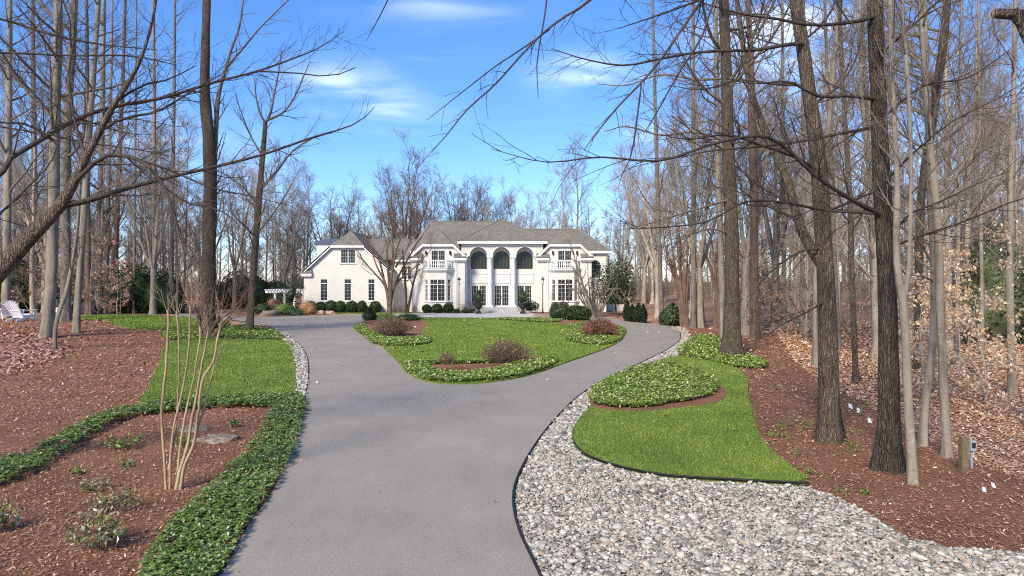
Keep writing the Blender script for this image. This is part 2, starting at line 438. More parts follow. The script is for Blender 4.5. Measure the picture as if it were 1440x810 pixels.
def bark(key, dark, mid, light, moss=0., vs=9., amount=.8, rnd=.3, lich=(.30, .33, .24), ridge=0.):
    t = NT(key)
    f = t.noise(vs, 7, .68, scl=(1, 1, .16)); g = t.noise(2.2, 5, .6, scl=(1, 1, .5))
    c = t.ramp(f, [(.30, dark), (.48, mid), (.70, light)])
    c = t.mix(t.ramp(g, [(.50, (0, 0, 0)), (.68, (1, 1, 1))]), c, tuple(min(1, v * 1.32) for v in mid))
    if not ridge: c = t.mix(t.math('MULTIPLY', t.ramp(t.noise(7., 6, .7, scl=(.5, .5, 2.2)), [(.56, (0, 0, 0)), (.66, (1, 1, 1))]), .45), c, dark)
    if moss:
        c = t.mix(t.math('MULTIPLY', t.ramp(t.noise(3.3, 6, .7), [(.5, (0, 0, 0)), (.66, (1, 1, 1))]), moss), c, lich)
        c = t.mix(t.math('MULTIPLY', t.ramp(t.noise(11., 4, .6), [(.60, (0, 0, 0)), (.66, (1, 1, 1))]), moss * .8), c, tuple(min(1, v * 1.25 + .05) for v in light))
    if rnd:
        r = t.ramp(t.objrand(), [(0, (1 - rnd, 1 - rnd * 1.05, 1 - rnd * 1.1)), (.5, (1, 1, 1)), (1, (1 + rnd, 1 + rnd * .9, 1 + rnd * .8))])
        c = t.mix(1., c, r, 'MULTIPLY')
    h = f
    if ridge:
        v = t.n('ShaderNodeTexVoronoi'); v.feature = 'DISTANCE_TO_EDGE'; v.inputs['Scale'].default_value = ridge
        mp = t.n('ShaderNodeMapping'); mp.inputs['Scale'].default_value = (1, 1, .11)
        wn = t.n('ShaderNodeTexNoise'); wn.inputs['Scale'].default_value = 5.; wn.inputs['Detail'].default_value = 4; t.l(t.tc.outputs['Object'], wn.inputs['Vector'])
        t.l(t.mix(.12, t.tc.outputs['Object'], wn.outputs['Color'], 'ADD'), mp.inputs[0]); t.l(mp.outputs[0], v.inputs['Vector'])
        rg = t.ramp(v.outputs['Distance'], [(.0, (.66, .64, .62)), (.10, (.93, .92, .91)), (.3, (1.04, 1.04, 1.04))])
        c = t.mix(1., c, rg, 'MULTIPLY'); h = t.math('ADD', t.math('MULTIPLY', f, .5), t.math('MINIMUM', t.math('MULTIPLY', v.outputs['Distance'], 4.), 1.))
    t.col(c); t.bump(h, .035, amount); M[key] = t.set(.88, .2)
bark('bark_pale', (.105, .085, .063), (.215, .178, .138), (.305, .26, .207), .45, 5., .35, .12, (.23, .24, .18))
bark('bark_grey', (.105, .086, .07), (.215, .18, .15), (.31, .27, .23), .3, 8., .8, .15, ridge=24.)
bark('bark_brown', (.058, .041, .030), (.132, .098, .073), (.21, .16, .122), .35, 11., 1., .12, (.20, .20, .12), 25.)
bark('bark_dark', (.03, .023, .018), (.075, .058, .045), (.14, .112, .088), .4, 11., 1., .1, (.15, .145, .08), 23.)
bark('bark_red', (.10, .062, .045), (.205, .13, .095), (.30, .215, .165), .25, 8., .8, .1, (.3, .27, .22), 26.)
bark('bark_crape', (.17, .108, .058), (.33, .232, .132), (.46, .36, .245), .15, 4., .3, .0, (.35, .33, .26))
bark('wood_forest', (.16, .125, .093), (.32, .26, .20), (.46, .385, .30), .25, 6., .7, .35)
bark('twig_forest', (.165, .13, .102), (.30, .245, .195), (.42, .355, .29), 0., 6., .2, .3)
bark('twig_dark', (.026, .020, .017), (.055, .042, .035), (.095, .075, .063), 0., 7., .3, .1)
bark('twig_grey', (.075, .057, .043), (.15, .118, .09), (.24, .195, .152), 0., 7., .3, .1)
bark('twig_red', (.09, .042, .036), (.17, .085, .07), (.25, .15, .125), 0., 7., .3, .1)
bark('twig_pale', (.20, .165, .135), (.32, .275, .23), (.43, .38, .33), 0., 7., .3, .1)
island_mat('ground_leaf', [(0, (.045, .085, .013)), (.35, (.11, .185, .028)), (.7, (.21, .30, .06)), (.9, (.31, .38, .14)), (1, (.60, .62, .42))], .45, .4, .2)
island_mat('ground_leaf_pale', [(0, (.085, .135, .018)), (.35, (.19, .27, .034)), (.7, (.33, .42, .075)), (.9, (.47, .53, .20)), (1, (.68, .70, .46))], .5, .35, .2)
island_mat('box_leaf', [(0, (.014, .030, .010)), (.5, (.036, .066, .018)), (.85, (.075, .12, .034)), (1, (.13, .18, .06))], .5, .35, .1)
island_mat('holly_leaf', [(0, (.012, .026, .012)), (.5, (.030, .055, .020)), (1, (.075, .105, .035))], .4, .45, .1)
island_mat('fir_leaf', [(0, (.03, .05, .024)), (.5, (.065, .092, .040)), (1, (.13, .15, .065))], .6, .3, .1)
island_mat('arb_leaf', [(0, (.010, .020, .009)), (.6, (.022, .036, .014)), (1, (.045, .065, .022))], .6, .3, .1)
island_mat('shrub_leaf', [(0, (.08, .042, .028)), (.4, (.19, .108, .07)), (.75, (.30, .19, .125)), (.9, (.22, .19, .07)), (1, (.42, .32, .22))], .7, .2, .1)
island_mat('russet_leaf', [(0, (.11, .045, .028)), (.5, (.23, .11, .065)), (1, (.36, .21, .13))], .7, .2, .1)
island_mat('beech_leaf', [(0, (.46, .25, .12)), (.35, (.68, .44, .26)), (.7, (.80, .62, .42)), (1, (.85, .74, .56))], .65, .25, .3)
island_mat('sapling_leaf', [(0, (.30, .15, .10)), (.5, (.46, .27, .20)), (1, (.58, .40, .32))], .7, .2, .25)
island_mat('nandina_leaf', [(0, (.09, .13, .03)), (.4, (.17, .20, .06)), (.7, (.32, .29, .13)), (.88, (.52, .47, .36)), (1, (.68, .64, .55))], .55, .35, .15)
island_mat('sprout_leaf', [(0, (.09, .15, .03)), (.6, (.19, .26, .05)), (1, (.33, .36, .11))], .55, .35, .2)
island_mat('orange_leaf', [(0, (.28, .12, .05)), (.5, (.48, .25, .12)), (1, (.6, .38, .22))], .7, .2, .1)
# house
t = NT('white_brick')
br = t.n('ShaderNodeTexBrick'); br.inputs['Scale'].default_value = 1.; br.inputs['Brick Width'].default_value = .22; br.inputs['Row Height'].default_value = .075
br.inputs['Mortar Size'].default_value = .008; br.inputs['Color1'].default_value = (.78, .75, .69, 1); br.inputs['Color2'].default_value = (.71, .68, .62, 1); br.inputs['Mortar'].default_value = (.55, .52, .48, 1)
mp = t.n('ShaderNodeMapping'); mp.inputs['Rotation'].default_value = (R(90), 0, 0); t.l(t.tc.outputs['Object'], mp.inputs[0]); t.l(mp.outputs[0], br.inputs['Vector'])
w = t.ramp(t.noise(.8, 6, .6), [(.3, (.90, .885, .865)), (.7, (1, 1, 1))])
t.col(t.mix(1., br.outputs['Color'], w, 'MULTIPLY')); t.bump(br.outputs['Fac'], .01, -.35); M['white_brick'] = t.set(.8, .2)
plain('white_trim', (.80, .79, .775), .5, .35, var=.03)
plain('white_panel', (.66, .635, .60), .6, .3, var=.04)
plain('fascia', (.74, .72, .69), .55, .3, var=.04)
t = NT('shingle')
br = t.n('ShaderNodeTexBrick'); br.inputs['Brick Width'].default_value = .3; br.inputs['Row Height'].default_value = .14; br.inputs['Mortar Size'].default_value = .012; br.inputs['Scale'].default_value = 1.
br.inputs['Color1'].default_value = (.175, .160, .138, 1); br.inputs['Color2'].default_value = (.235, .215, .185, 1); br.inputs['Mortar'].default_value = (.10, .092, .08, 1)
mp = t.n('ShaderNodeMapping'); mp.inputs['Rotation'].default_value = (R(90), 0, 0); t.l(t.tc.outputs['Object'], mp.inputs[0]); t.l(mp.outputs[0], br.inputs['Vector'])
t.col(t.mix(1., br.outputs['Color'], t.ramp(t.noise(1.1, 6, .7), [(.3, (.8, .8, .79)), (.7, (1.12, 1.1, 1.08))]), 'MULTIPLY')); t.bump(br.outputs['Fac'], .01, -.4); M['shingle'] = t.set(.9, .15)
plain('ridge', (.26, .24, .21), .9, .15)
plain('slate_metal', (.10, .125, .18), .35, .5, .6, var=.15)
t = NT('glass_dark'); t.col((.022, .026, .027)); M['glass'] = t.set(.08, .3)
plain('window_grey', (.17, .18, .165), .5, .3, var=.05)
plain('reveal', (.50, .47, .43), .8, .2)
plain('black_metal', (.016, .016, .017), .4, .5, var=.2)
plain('copper', (.30, .20, .12), .4, .5, .7)
t = NT('lamp_glass'); t.col((.75, .73, .68)); M['lamp_glass'] = t.set(.15, .5)
plain('flagstone', (.42, .40, .375), .85, .2, var=.2, scale=3, bump=.4)
plain('white_plastic', (.80, .80, .80), .45, .4, var=.02)
plain('cover_grey', (.10, .10, .12), .55, .35, var=.3, scale=3)
plain('cover_black', (.018, .018, .02), .55, .35)
plain('post_wood', (.17, .125, .07), .85, .2, var=.4, scale=14, bump=.6)
plain('meter_grey', (.30, .31, .33), .45, .4)
plain('flag_white', (.82, .82, .82), .6, .3)

# ---------------------------------------------------------------- the ground
rng = np.random.default_rng(7)
def _axis(a, b, fine0, fine1):
    v = list(np.arange(fine0, fine1 + .1, 1.))
    s, x = 2., fine0
    while x > a: x -= s; v.insert(0, max(x, a)); s *= 1.5
    s, x = 2., fine1
    while x < b: x += s; v.append(min(x, b)); s *= 1.5
    return np.array(v)
gxs, gys = _axis(-1500, 1500, -62, 62), _axis(-60, 2500, 0, 72)
GX, GY = np.meshgrid(gxs, gys)
_V = np.stack([GX.ravel(), GY.ravel(), gz(GX, GY).ravel()], 1)
_i = np.arange(len(_V)).reshape(GX.shape)
_F = np.stack([_i[:-1, :-1], _i[:-1, 1:], _i[1:, 1:], _i[1:, :-1]], -1).reshape(-1, 4)
tag(link('ground', raw_mesh('ground', _V, _F, smooth=True), M['forest_floor']), kind='structure')

def sheet(name, P, off, mat, skirt=.06, kind='structure', label=None):
    bm = bmesh.new()
    vs = [bm.verts.new((x, y, 0)) for x, y in P]
    es = [bm.edges.new((vs[i], vs[(i + 1) % len(vs)])) for i in range(len(vs))]
    bmesh.ops.triangle_fill(bm, edges=es, use_beauty=True)
    if np.ptp(gz(P[:, 0], P[:, 1])) > 1e-4 or gz(P[:, 0], P[:, 1]).max() > 1e-4:
        lo, hi = P.min(0), P.max(0)
        for ax in (0, 1):
            for v in np.arange(math.ceil(max(lo[ax], -62)), min(hi[ax], 72), 1.):
                co = [0, 0, 0]; no = [0, 0, 0]; co[ax] = v; no[ax] = 1
                bmesh.ops.bisect_plane(bm, geom=bm.verts[:] + bm.edges[:] + bm.faces[:], plane_co=co, plane_no=no)
    for v in bm.verts: v.co.z = float(gz(v.co.x, v.co.y)) + off
    bmesh.ops.recalc_face_normals(bm, faces=bm.faces)
    if sum(f.normal.z for f in bm.faces) < 0: bmesh.ops.reverse_faces(bm, faces=bm.faces)
    be = [e for e in bm.edges if e.is_boundary]
    r = bmesh.ops.extrude_edge_only(bm, edges=be)
    for v in r['geom']:
        if isinstance(v, bmesh.types.BMVert): v.co.z -= skirt
    me = bpy.data.meshes.new(name); bm.to_mesh(me); bm.free()
    o = link(name, me, M[mat]); tag(o, label, None, None, kind)
    return o

DRIVE = poly([(60, 1200), (106, 1086), (315, 810), (347, 750), (387, 690), (413, 620), (428, 570), (434, 525), (430, 500), (416, 482), (393, 467), (362, 456.5), (322, 451.5), (255, 447.5),
              (255, 442.5), (310, 441.3), (345, 445.5), (375, 446.5), (415, 445), (450, 444), (500, 442.8), (560, 442), (640, 441.2), (700, 440.6), (760, 441.5), (800, 444.5), (858, 447.5), (870, 450.5), (884, 453.5), (922, 457),
              (945, 461), (957, 469), (955, 481), (938, 494), (905, 511), (870, 527), (820, 556), (775, 600), (738, 655), (722, 700), (729, 750), (757, 812), (815, 950), (854, 1086), (880, 1200)])
ISLAND = poly([(497, 463), (510, 473), (530, 485), (548, 500), (568, 521), (585, 535), (610, 542.5), (650, 544), (700, 540), (745, 531), (790, 515), (830, 501), (862, 488), (877, 475), (880, 466), (868, 459), (840, 454.5), (800, 451), (748, 449), (650, 448.6), (590, 448.2), (540, 449), (508, 456)])
R_LAWN = poly([(810, 602), (806, 615), (808, 628), (825, 644), (865, 659), (930, 672), (1040, 680), (1100, 683), (1138, 684.5), (1139, 681), (1120, 668), (1090, 645), (1070, 620), (1060, 590), (1052, 560), (1050, 535), (1030, 519), (990, 508), (950, 503), (922, 513), (880, 538), (848, 560), (825, 582)])
L_LAWN = poly([(236, 485), (225, 510), (209, 550), (206, 572), (300, 566), (390, 563), (411, 557), (416, 530), (412, 502), (398, 480), (330, 478.5), (260, 479)])
FAR_LAWN = poly([(112, 451), (118, 445), (150, 444), (200, 444), (245, 446), (300, 449), (322, 453), (318, 459), (285, 465), (240, 464.5), (205, 464), (172, 461), (150, 452), (128, 449.5)])
FRONT_LAWN = poly([(432, 443), (480, 441.8), (560, 441.2), (598, 440.6), (598, 440.15), (520, 440.2), (430, 440.4)], smooth=False)
STONE_R = poly([(880, 1200), (854, 1086), (815, 950), (757, 812), (729, 750), (722, 700), (738, 655), (775, 600), (820, 556), (870, 527), (905, 511), (938, 494), (955, 481), (957, 469), (946, 461), (957, 461.5), (970, 474), (968, 490), (945, 506), (920, 517), (876, 541), (826, 580), (808, 604), (805, 628), (822, 646), (865, 661), (930, 675), (1040, 683), (1140, 689), (1200, 714), (1245, 742), (1290, 766), (1360, 776), (1440, 780), (1700, 800), (2100, 1000), (2100, 1200)])
STONE_L = poly([(384, 466), (398, 467), (413, 478), (429, 497), (435, 525), (429, 566), (424, 570), (414, 562), (417, 530), (413, 502), (400, 481)])
MULCH_L = poly([(-900, 1200), (60, 1200), (106, 1086), (315, 810), (347, 750), (387, 690), (413, 620), (428, 570), (424, 560), (390, 562), (300, 566), (206, 572), (209, 550), (225, 510), (236, 485), (260, 478), (330, 478), (398, 480), (396, 468), (362, 457), (318, 460), (285, 466), (240, 465), (205, 464.5), (172, 461.5), (150, 452.5), (128, 450.5), (80, 449), (0, 448), (-80, 450), (-150, 462), (-60, 470), (0, 470), (50, 474), (88, 484), (96, 494), (70, 507), (20, 522), (-60, 540), (-400, 640), (-1100, 900)])
MULCH_R = poly([(948, 461), (1000, 461), (1070, 462), (1098, 476), (1112, 500), (1160, 538), (1215, 566), (1265, 592), (1310, 622), (1380, 652), (1440, 674), (1700, 780), (2100, 950), (1700, 802), (1440, 781), (1360, 777), (1290, 767), (1245, 743), (1200, 715), (1140, 688), (1120, 668), (1090, 645), (1070, 620), (1060, 590), (1052, 560), (1050, 535), (1030, 519), (990, 508), (958, 500), (969, 485)])
sheet('mulch', MULCH_L, .022, 'mulch'); sheet('mulch', MULCH_R, .022, 'mulch')
sheet('pebble_bed', STONE_R, .030, 'pebble_soil'); sheet('pebble_bed', STONE_L, .030, 'pebble_soil')
sheet('driveway', DRIVE, .075, 'asphalt', .09)
sheet('lawn', R_LAWN, .10, 'lawn', .12); sheet('lawn', L_LAWN, .085, 'lawn', .1); sheet('lawn', FAR_LAWN, .06, 'lawn', .1)
sheet('lawn', ISLAND, .125, 'lawn', .14); sheet('lawn', FRONT_LAWN, .09, 'lawn', .1)
FORECOURT = poly([(560, 442.4), (640, 441.3), (700, 440.7), (752, 441.6), (752, 447.6), (700, 448), (600, 447.6), (548, 447.8)], smooth=False)
sheet('forecourt_paving', FORECOURT, .090, 'concrete', .05)
# mulch beds cut into the island and around the house
BED_ISL_F = poly([(600, 518), (640, 515), (690, 513), (752, 505), (764, 508), (740, 516), (700, 526), (655, 532), (615, 530)])
BED_ISL_L = poly([(503, 461), (522, 452), (560, 449.5), (590, 452), (600, 459), (593, 470), (608, 481), (585, 489), (545, 488), (520, 476)])
BED_ISL_R = poly([(770, 450.5), (845, 456), (872, 461), (877, 470), (870, 480), (845, 487), (815, 487), (800, 480), (805, 468), (798, 459), (775, 455)])
BED_R = poly([(985, 540), (1008, 545), (1021, 556), (1008, 571), (960, 578), (905, 583), (860, 582), (836, 578), (836, 566), (900, 566)])
sheet('mulch', BED_ISL_F, .140, 'mulch', .03); sheet('mulch', BED_ISL_L, .140, 'mulch', .03); sheet('mulch', BED_ISL_R, .140, 'mulch', .03); sheet('mulch', BED_R, .115, 'mulch', .03)
BED_H1 = poly([(345, 445), (375, 446), (415, 444.7), (470, 442.6), (470, 441), (420, 441), (360, 441.2), (325, 441)], smooth=False)
sheet('mulch', BED_H1, .095, 'mulch', .1)
for a, b in ((430, 662), (748, 872)):
    pts = [(a, 440.9), (b, 440.9), (b, 440.05), (a, 440.05)]
    if a == 748: pts = [(748, 442), (790, 444), (850, 447), (868, 447), (872, 442), (860, 440.05), (748, 440.05)]
    if a == 430: pts = [(430, 440.38), (598, 440.13), (600, 441.3), (662, 440.9), (662, 440.05), (430, 440.05)]
    sheet('mulch', poly(pts, smooth=False), .11, 'mulch', .1)

# dark edging strips along drive and lawn
def ribbon(P, name, label, w=.03, h=.05, z=.09):
    W_ = Wood()
    Q = np.column_stack([P, gz(P[:, 0], P[:, 1]) + z])
    W_.add(np.vstack([Q]), np.full(len(Q), w), 4)
    tag(link(name, W_.mesh(name), M['edging']), label, 'edging')
def line(pts, step=.4): return crom(np.array([gd(*p)[:2] for p in pts]), step=step)
ribbon(line([(854, 1086), (815, 950), (757, 812), (729, 750), (722, 700), (738, 655), (775, 600), (820, 556), (870, 527), (905, 511), (938, 494), (955, 481), (957, 469)]), 'drive_edging', 'black edging strip between the asphalt drive and the wide pebble swale', .022)
ribbon(line([(428, 570), (434, 525), (430, 500), (416, 482), (393, 467), (362, 456.5), (322, 451.5)]), 'drive_edging', 'black edging strip between the asphalt and the narrow pebble band by the crape myrtle bed', .02)
ribbon(line([(920, 515), (878, 539), (826, 581), (810, 602), (806, 615), (808, 628), (825, 645), (865, 660), (930, 673), (1040, 681), (1138, 686)]), 'lawn_edging', 'black edging strip holding the mown lawn back from the pebbles', .02, z=.085)

# pebbles: rounded stones, two loose layers
def ico(sub, rng, wob):
    bm = bmesh.new(); bmesh.ops.create_icosphere(bm, subdivisions=sub, radius=1)
    V = np.array([v.co[:] for v in bm.verts]); F = np.array([[v.index for v in f.verts] for f in bm.faces]); bm.free()
    a = rng.normal(size=(3, 3)) * wob
    V = V * (1 + np.sin(V @ a * 2.2).sum(1, keepdims=True) * .12)
    return V, F
def stones(name, label, xy, half, z0, rng, sub):
    n = len(xy); VV, FF, base = [], [], 0
    which = rng.integers(0, 7, n)
    for w in range(7):
        V, F = ico(sub, rng, 1.); m = which == w; k = m.sum()
        if not k: continue
        s = half[m][:, None] * np.stack([np.ones(k), rng.uniform(.6, .95, k), rng.uniform(.35, .65, k)], 1)
        P = V[None] * s[:, None, :]
        a = rng.uniform(0, 2 * PI, k); ca, sa = np.cos(a)[:, None], np.sin(a)[:, None]
        tl = rng.normal(0, .28, k)[:, None]
        x, y, z = P[..., 0], P[..., 1], P[..., 2]
        x, z = x * np.cos(tl) - z * np.sin(tl), x * np.sin(tl) + z * np.cos(tl)
        P = np.stack([x * ca - y * sa, x * sa + y * ca, z], -1)
        P += np.stack([xy[m, 0], xy[m, 1], z0[m] + gz(xy[m, 0], xy[m, 1]) + half[m] * .25], 1)[:, None, :]
        VV.append(P.reshape(-1, 3)); FF.append((F[None] + np.arange(k)[:, None, None] * len(V) + base).reshape(-1, 3)); base += k * len(V)
    tag(link(name, raw_mesh(name, np.vstack(VV), np.vstack(FF), smooth=True), M['pebble']), label, 'pebbles', None, 'stuff')
def jitter(P, s, rng, lo=7.2):
    a, b = P.min(0), P.max(0); a[1] = max(a[1], lo)
    X, Y = np.meshgrid(np.arange(a[0], b[0], s), np.arange(a[1], b[1], s * .87)); X[1::2] += s / 2
    xy = np.stack([X.ravel(), Y.ravel()], 1)
    xy = xy[in_frame(xy, 1.12)]
    xy += rng.normal(0, s * .22, xy.shape)
    return xy[inside(P, xy)]
pa = jitter(STONE_R, .047, rng); pb = jitter(STONE_R, .054, rng)
for lo, hi, sub, lb in ((0, 10.6, 2, 'beside the near edge of the drive'), (10.6, 19, 1, 'where it narrows below the curved lawn')):
    q = pa[(pa[:, 1] >= lo) & (pa[:, 1] < hi)]
    stones('river_pebbles', 'grey and tan rounded river pebbles in the wide swale ' + lb, q, (rng.gamma(4, .0041, len(q)) + .0105) * np.clip(q[:, 1] / 11., 1, 1.5), np.full(len(q), .03), rng, sub)
    q = pb[(pb[:, 1] >= lo) & (pb[:, 1] < hi)]; q = q[rng.random(len(q)) < .8]
    stones('river_pebbles', 'loose upper layer of river pebbles in the wide swale ' + lb, q, (rng.gamma(3, .0064, len(q)) + .010) * np.clip(q[:, 1] / 11., 1, 1.5), rng.uniform(.03, .055, len(q)), rng, sub)
fp = jitter(STONE_R, .1, rng); fp = fp[fp[:, 1] >= 19]
stones('river_pebbles', 'pale pebbles in the thin band following the far curve of the drive', fp, rng.gamma(8, .0058, len(fp)) + .014, rng.uniform(.03, .06, len(fp)), rng, 1)
pl = jitter(STONE_L, .095, rng)
stones('river_pebbles', 'pale pebble band along the drive beside the small square lawn', pl, rng.gamma(8, .0055, len(pl)) + .014, rng.uniform(.03, .06, len(pl)), rng, 1)

# grass blades
def blades(name, label, P, dens, rng, h, wmul=1., cut=None, z=.08):
    xy = scatter(P, rng, dens, cut); xy += rng.normal(0, .035, xy.shape)
    n = len(xy); d = xy[:, 1]
    w = np.clip(d * .0006, .006, .03) * wmul
    a = rng.uniform(0, 2 * PI, n); ln = rng.normal(0, .35, n); ln2 = rng.normal(0, .35, n)
    hh = h * rng.uniform(.5, 1.25, n)
    B = np.column_stack([xy, gz(xy[:, 0], xy[:, 1]) + z])
    sx = np.stack([np.cos(a) * w, np.sin(a) * w, np.zeros(n)], 1)
    V = np.stack([B - sx, B + sx, B + np.stack([ln * hh, ln2 * hh, hh], 1)], 1).reshape(-1, 3)
    tag(link(name, raw_mesh(name, V, np.arange(3 * n).reshape(n, 3)), M['grass']), label, 'grass', None, 'stuff')
blades('grass', 'short mown grass on the curved lawn beside the pebble swale', R_LAWN, lambda d: np.clip(1500 * (13. / d) ** 1.6, 120, 1500), rng, .032, 1., [BED_R], .10)
blades('grass', 'short mown grass on the small square lawn beside the crape myrtle', L_LAWN, lambda d: np.clip(1500 * (13. / d) ** 1.6, 120, 1500), rng, .036, 1., None, .085)
blades('grass', 'bright mown grass on the drive loop in front of the house', ISLAND, lambda d: np.clip(1500 * (13. / d) ** 1.6, 90, 1500), rng, .05, 1., [BED_ISL_F, BED_ISL_L, BED_ISL_R], .125)
blades('grass', 'yellow green mown grass on the far lawn below the trees', FAR_LAWN, lambda d: np.clip(1500 * (13. / d) ** 1.6, 90, 1500), rng, .06, 1., None, .06)

# evergreen ground cover: rosettes of small leaves
def cover(name, label, P, dens, rng, h=.2, leaf=.075, cut=None, per=7, z=.02, mat='ground_leaf'):
    xy = scatter(P, rng, dens, cut)
    n = len(xy); d = xy[:, 1]
    s = leaf * np.clip(d / 13., 1., 2.6)
    hgt = h * (.55 + .45 * np.sin(xy[:, 0] * 3.1 + 1.3 * np.sin(xy[:, 1] * 2.3)) * np.sin(xy[:, 1] * 2.7)) * .5 + h * rng.uniform(.25, .8, n)
    C = np.column_stack([xy, gz(xy[:, 0], xy[:, 1]) + z + hgt])
    a = rng.uniform(0, 2 * PI, n)[:, None] + np.arange(per)[None] * (2 * PI / per) + rng.normal(0, .25, (n, per))
    D = np.stack([np.cos(a), np.sin(a), rng.normal(.18, .38, (n, per))], -1).reshape(-1, 3)
    D /= np.linalg.norm(D, axis=1, keepdims=True)
    S = np.repeat(s, per)[:, None] * rng.uniform(.7, 1.2, (n * per, 1))
    Cr = np.repeat(C, per, 0)
    U = np.stack([-D[:, 1], D[:, 0], np.zeros(len(D))], 1); U /= np.linalg.norm(U, axis=1, keepdims=True)
    V = np.stack([Cr, Cr + D * S * .6 + U * S * .24, Cr + D * S - np.array([0, 0, 1]) * S * .15, Cr + D * S * .6 - U * S * .24], 1).reshape(-1, 3)
    F = np.arange(4 * n * per).reshape(-1, 4)
    tag(link(name, raw_mesh(name, V, F), M[mat]), label, 'ground cover', None, 'stuff')
GD = lambda d: np.clip(330 * (11. / d) ** 1.5, 22, 380)
GC = {
 'dense green ground cover bordering the near edge of the asphalt drive': [(120, 960), (205, 805), (240, 750), (308, 682), (346, 640), (374, 604), (386, 578), (416, 567), (427, 572), (424, 600), (411, 645), (384, 693), (344, 754), (300, 832), (215, 960)],
 'thin ground cover strip closing the crape myrtle bed against the small lawn': [(212, 574), (300, 566), (400, 561), (424, 563), (420, 574), (390, 576), (300, 577), (215, 585)],
 'winding ground cover ribbon between the two mulch areas': [(222, 574), (165, 583), (120, 599), (90, 618), (50, 640), (0, 656), (-40, 664), (-70, 705), (-10, 690), (40, 672), (82, 648), (112, 626), (152, 603), (190, 589), (222, 584)],
 'ground cover under the slim tree at the bend of the pebble band': [(236, 466), (290, 467), (318, 463), (345, 459), (378, 464), (395, 474), (396, 478.5), (320, 478.5), (240, 479)],
 'curb of ground cover round the brown shrub on the drive loop near the garage': [(499, 464), (513, 475), (533, 488), (562, 490.5), (590, 489), (606, 483), (598, 477), (575, 479), (548, 479), (532, 474), (518, 466), (510, 459)],
 'curb of ground cover along the pointed tip of the drive loop': [(566, 516), (584, 534), (610, 541.5), (650, 543), (700, 539), (745, 530), (782, 514.5), (777, 507.5), (752, 511), (700, 523.5), (655, 530), (622, 528.5), (608, 523), (602, 518), (640, 517), (690, 515.5), (690, 512.5), (640, 513), (600, 514.5), (575, 513)],
 'ground cover around the brown shrub on the drive loop near the bay window': [(797, 479), (806, 468), (801, 459), (815, 458), (825, 470), (850, 476), (868, 468), (872, 461), (878, 466), (875, 476), (861, 486), (843, 489), (818, 487), (802, 483)],
 'oval island of pale ground cover in the curved lawn': [(832, 573), (835, 556), (858, 539), (898, 523), (930, 517.5), (966, 522), (1000, 536), (1010, 549), (1000, 562), (960, 572), (910, 579), (862, 580)],
 'light green ground cover at the foot of the stout grey tree': [(956, 500), (966, 484), (986, 474), (1012, 478), (1042, 497), (1077, 513), (1070, 520), (1035, 518), (1000, 511), (975, 505)],
 'thin pale ground cover strip at the top of the drive loop': [(696, 450.3), (740, 450.2), (790, 454), (770, 456), (730, 454)],
}
for i, (lb, pts) in enumerate(GC.items()):
    P = poly(pts, step=.35)
    cover('ground_cover', lb, P, GD if i < 3 else (lambda d: np.clip(420 * (11. / d) ** 1.35, 30, 420)), rng, .16 if i < 3 else (.08 if i == 3 else .105), .068, None, 7, .04 if i < 4 or i == 8 else .13, 'ground_leaf' if i < 3 else 'ground_leaf_pale')

# mulch chips and fallen leaves
def chips(name, label, P, dens, rng, size, mat, cat, z=.02, cut=None, asp=.3, lift=.02, flat=.25):
    xy = scatter(P, rng, dens, cut); n = len(xy)
    C = np.column_stack([xy, gz(xy[:, 0], xy[:, 1]) + z + rng.uniform(0, lift, n)])
    a = rng.uniform(0, 2 * PI, n)
    D = np.stack([np.cos(a), np.sin(a), rng.normal(.05, flat, n)], 1)
    S = size * np.clip(xy[:, 1] / 13., 1., 3.) * rng.uniform(.5, 1.3, n)
    U = np.stack([-np.sin(a), np.cos(a), rng.normal(0, flat, n)], 1)
    S = S[:, None]
    V = np.stack([C, C + D * S * .5 + U * S * asp, C + D * S + np.array([0, 0, 1]) * S * .12, C + D * S * .5 - U * S * asp], 1).reshape(-1, 3)
    tag(link(name, raw_mesh(name, V, np.arange(4 * n).reshape(n, 4)), M[mat]), label, cat, None, 'stuff')
CUTS = [poly(GC[k], step=.5) for k in list(GC)[:4]]
chips('mulch_chips', 'shredded red brown bark mulch around the bare crape myrtle', MULCH_L, lambda d: np.clip(420 * (10. / d) ** 1.8, 8, 480), rng, .06, 'chips', 'mulch', .025, None, .16, .035)
chips('mulch_chips', 'shredded red brown bark mulch below the row of tall trees', MULCH_R, lambda d: np.clip(420 * (10. / d) ** 1.8, 8, 480), rng, .06, 'chips', 'mulch', .025, None, .16, .035)
LIT_R = poly([(1068, 463), (1098, 478), (1112, 502), (1160, 540), (1212, 568), (1262, 594), (1306, 624), (1380, 656), (1440, 680), (1700, 790), (2000, 700), (1900, 520), (1700, 470), (1440, 455), (1250, 452), (1100, 455)])
chips('leaf_litter', 'tan and russet fallen leaves covering the floor of the wood', LIT_R, lambda d: np.clip(420 * (16. / d) ** 1.7, 14, 560), rng, .070, 'litter', 'leaf litter', .01, None, .27, .035, .18)
LIT_L = poly([(-60, 468), (0, 468), (50, 472), (90, 482), (104, 494), (78, 508), (25, 525), (-60, 545)])
chips('leaf_litter', 'pinkish fallen leaves drifted round the beech trunks near the white chairs', LIT_L, lambda d: np.clip(230 * (16. / d) ** 1.7, 30, 330), rng, .072, 'litter_pink', 'leaf litter', .03, None, .27, .05, .3)
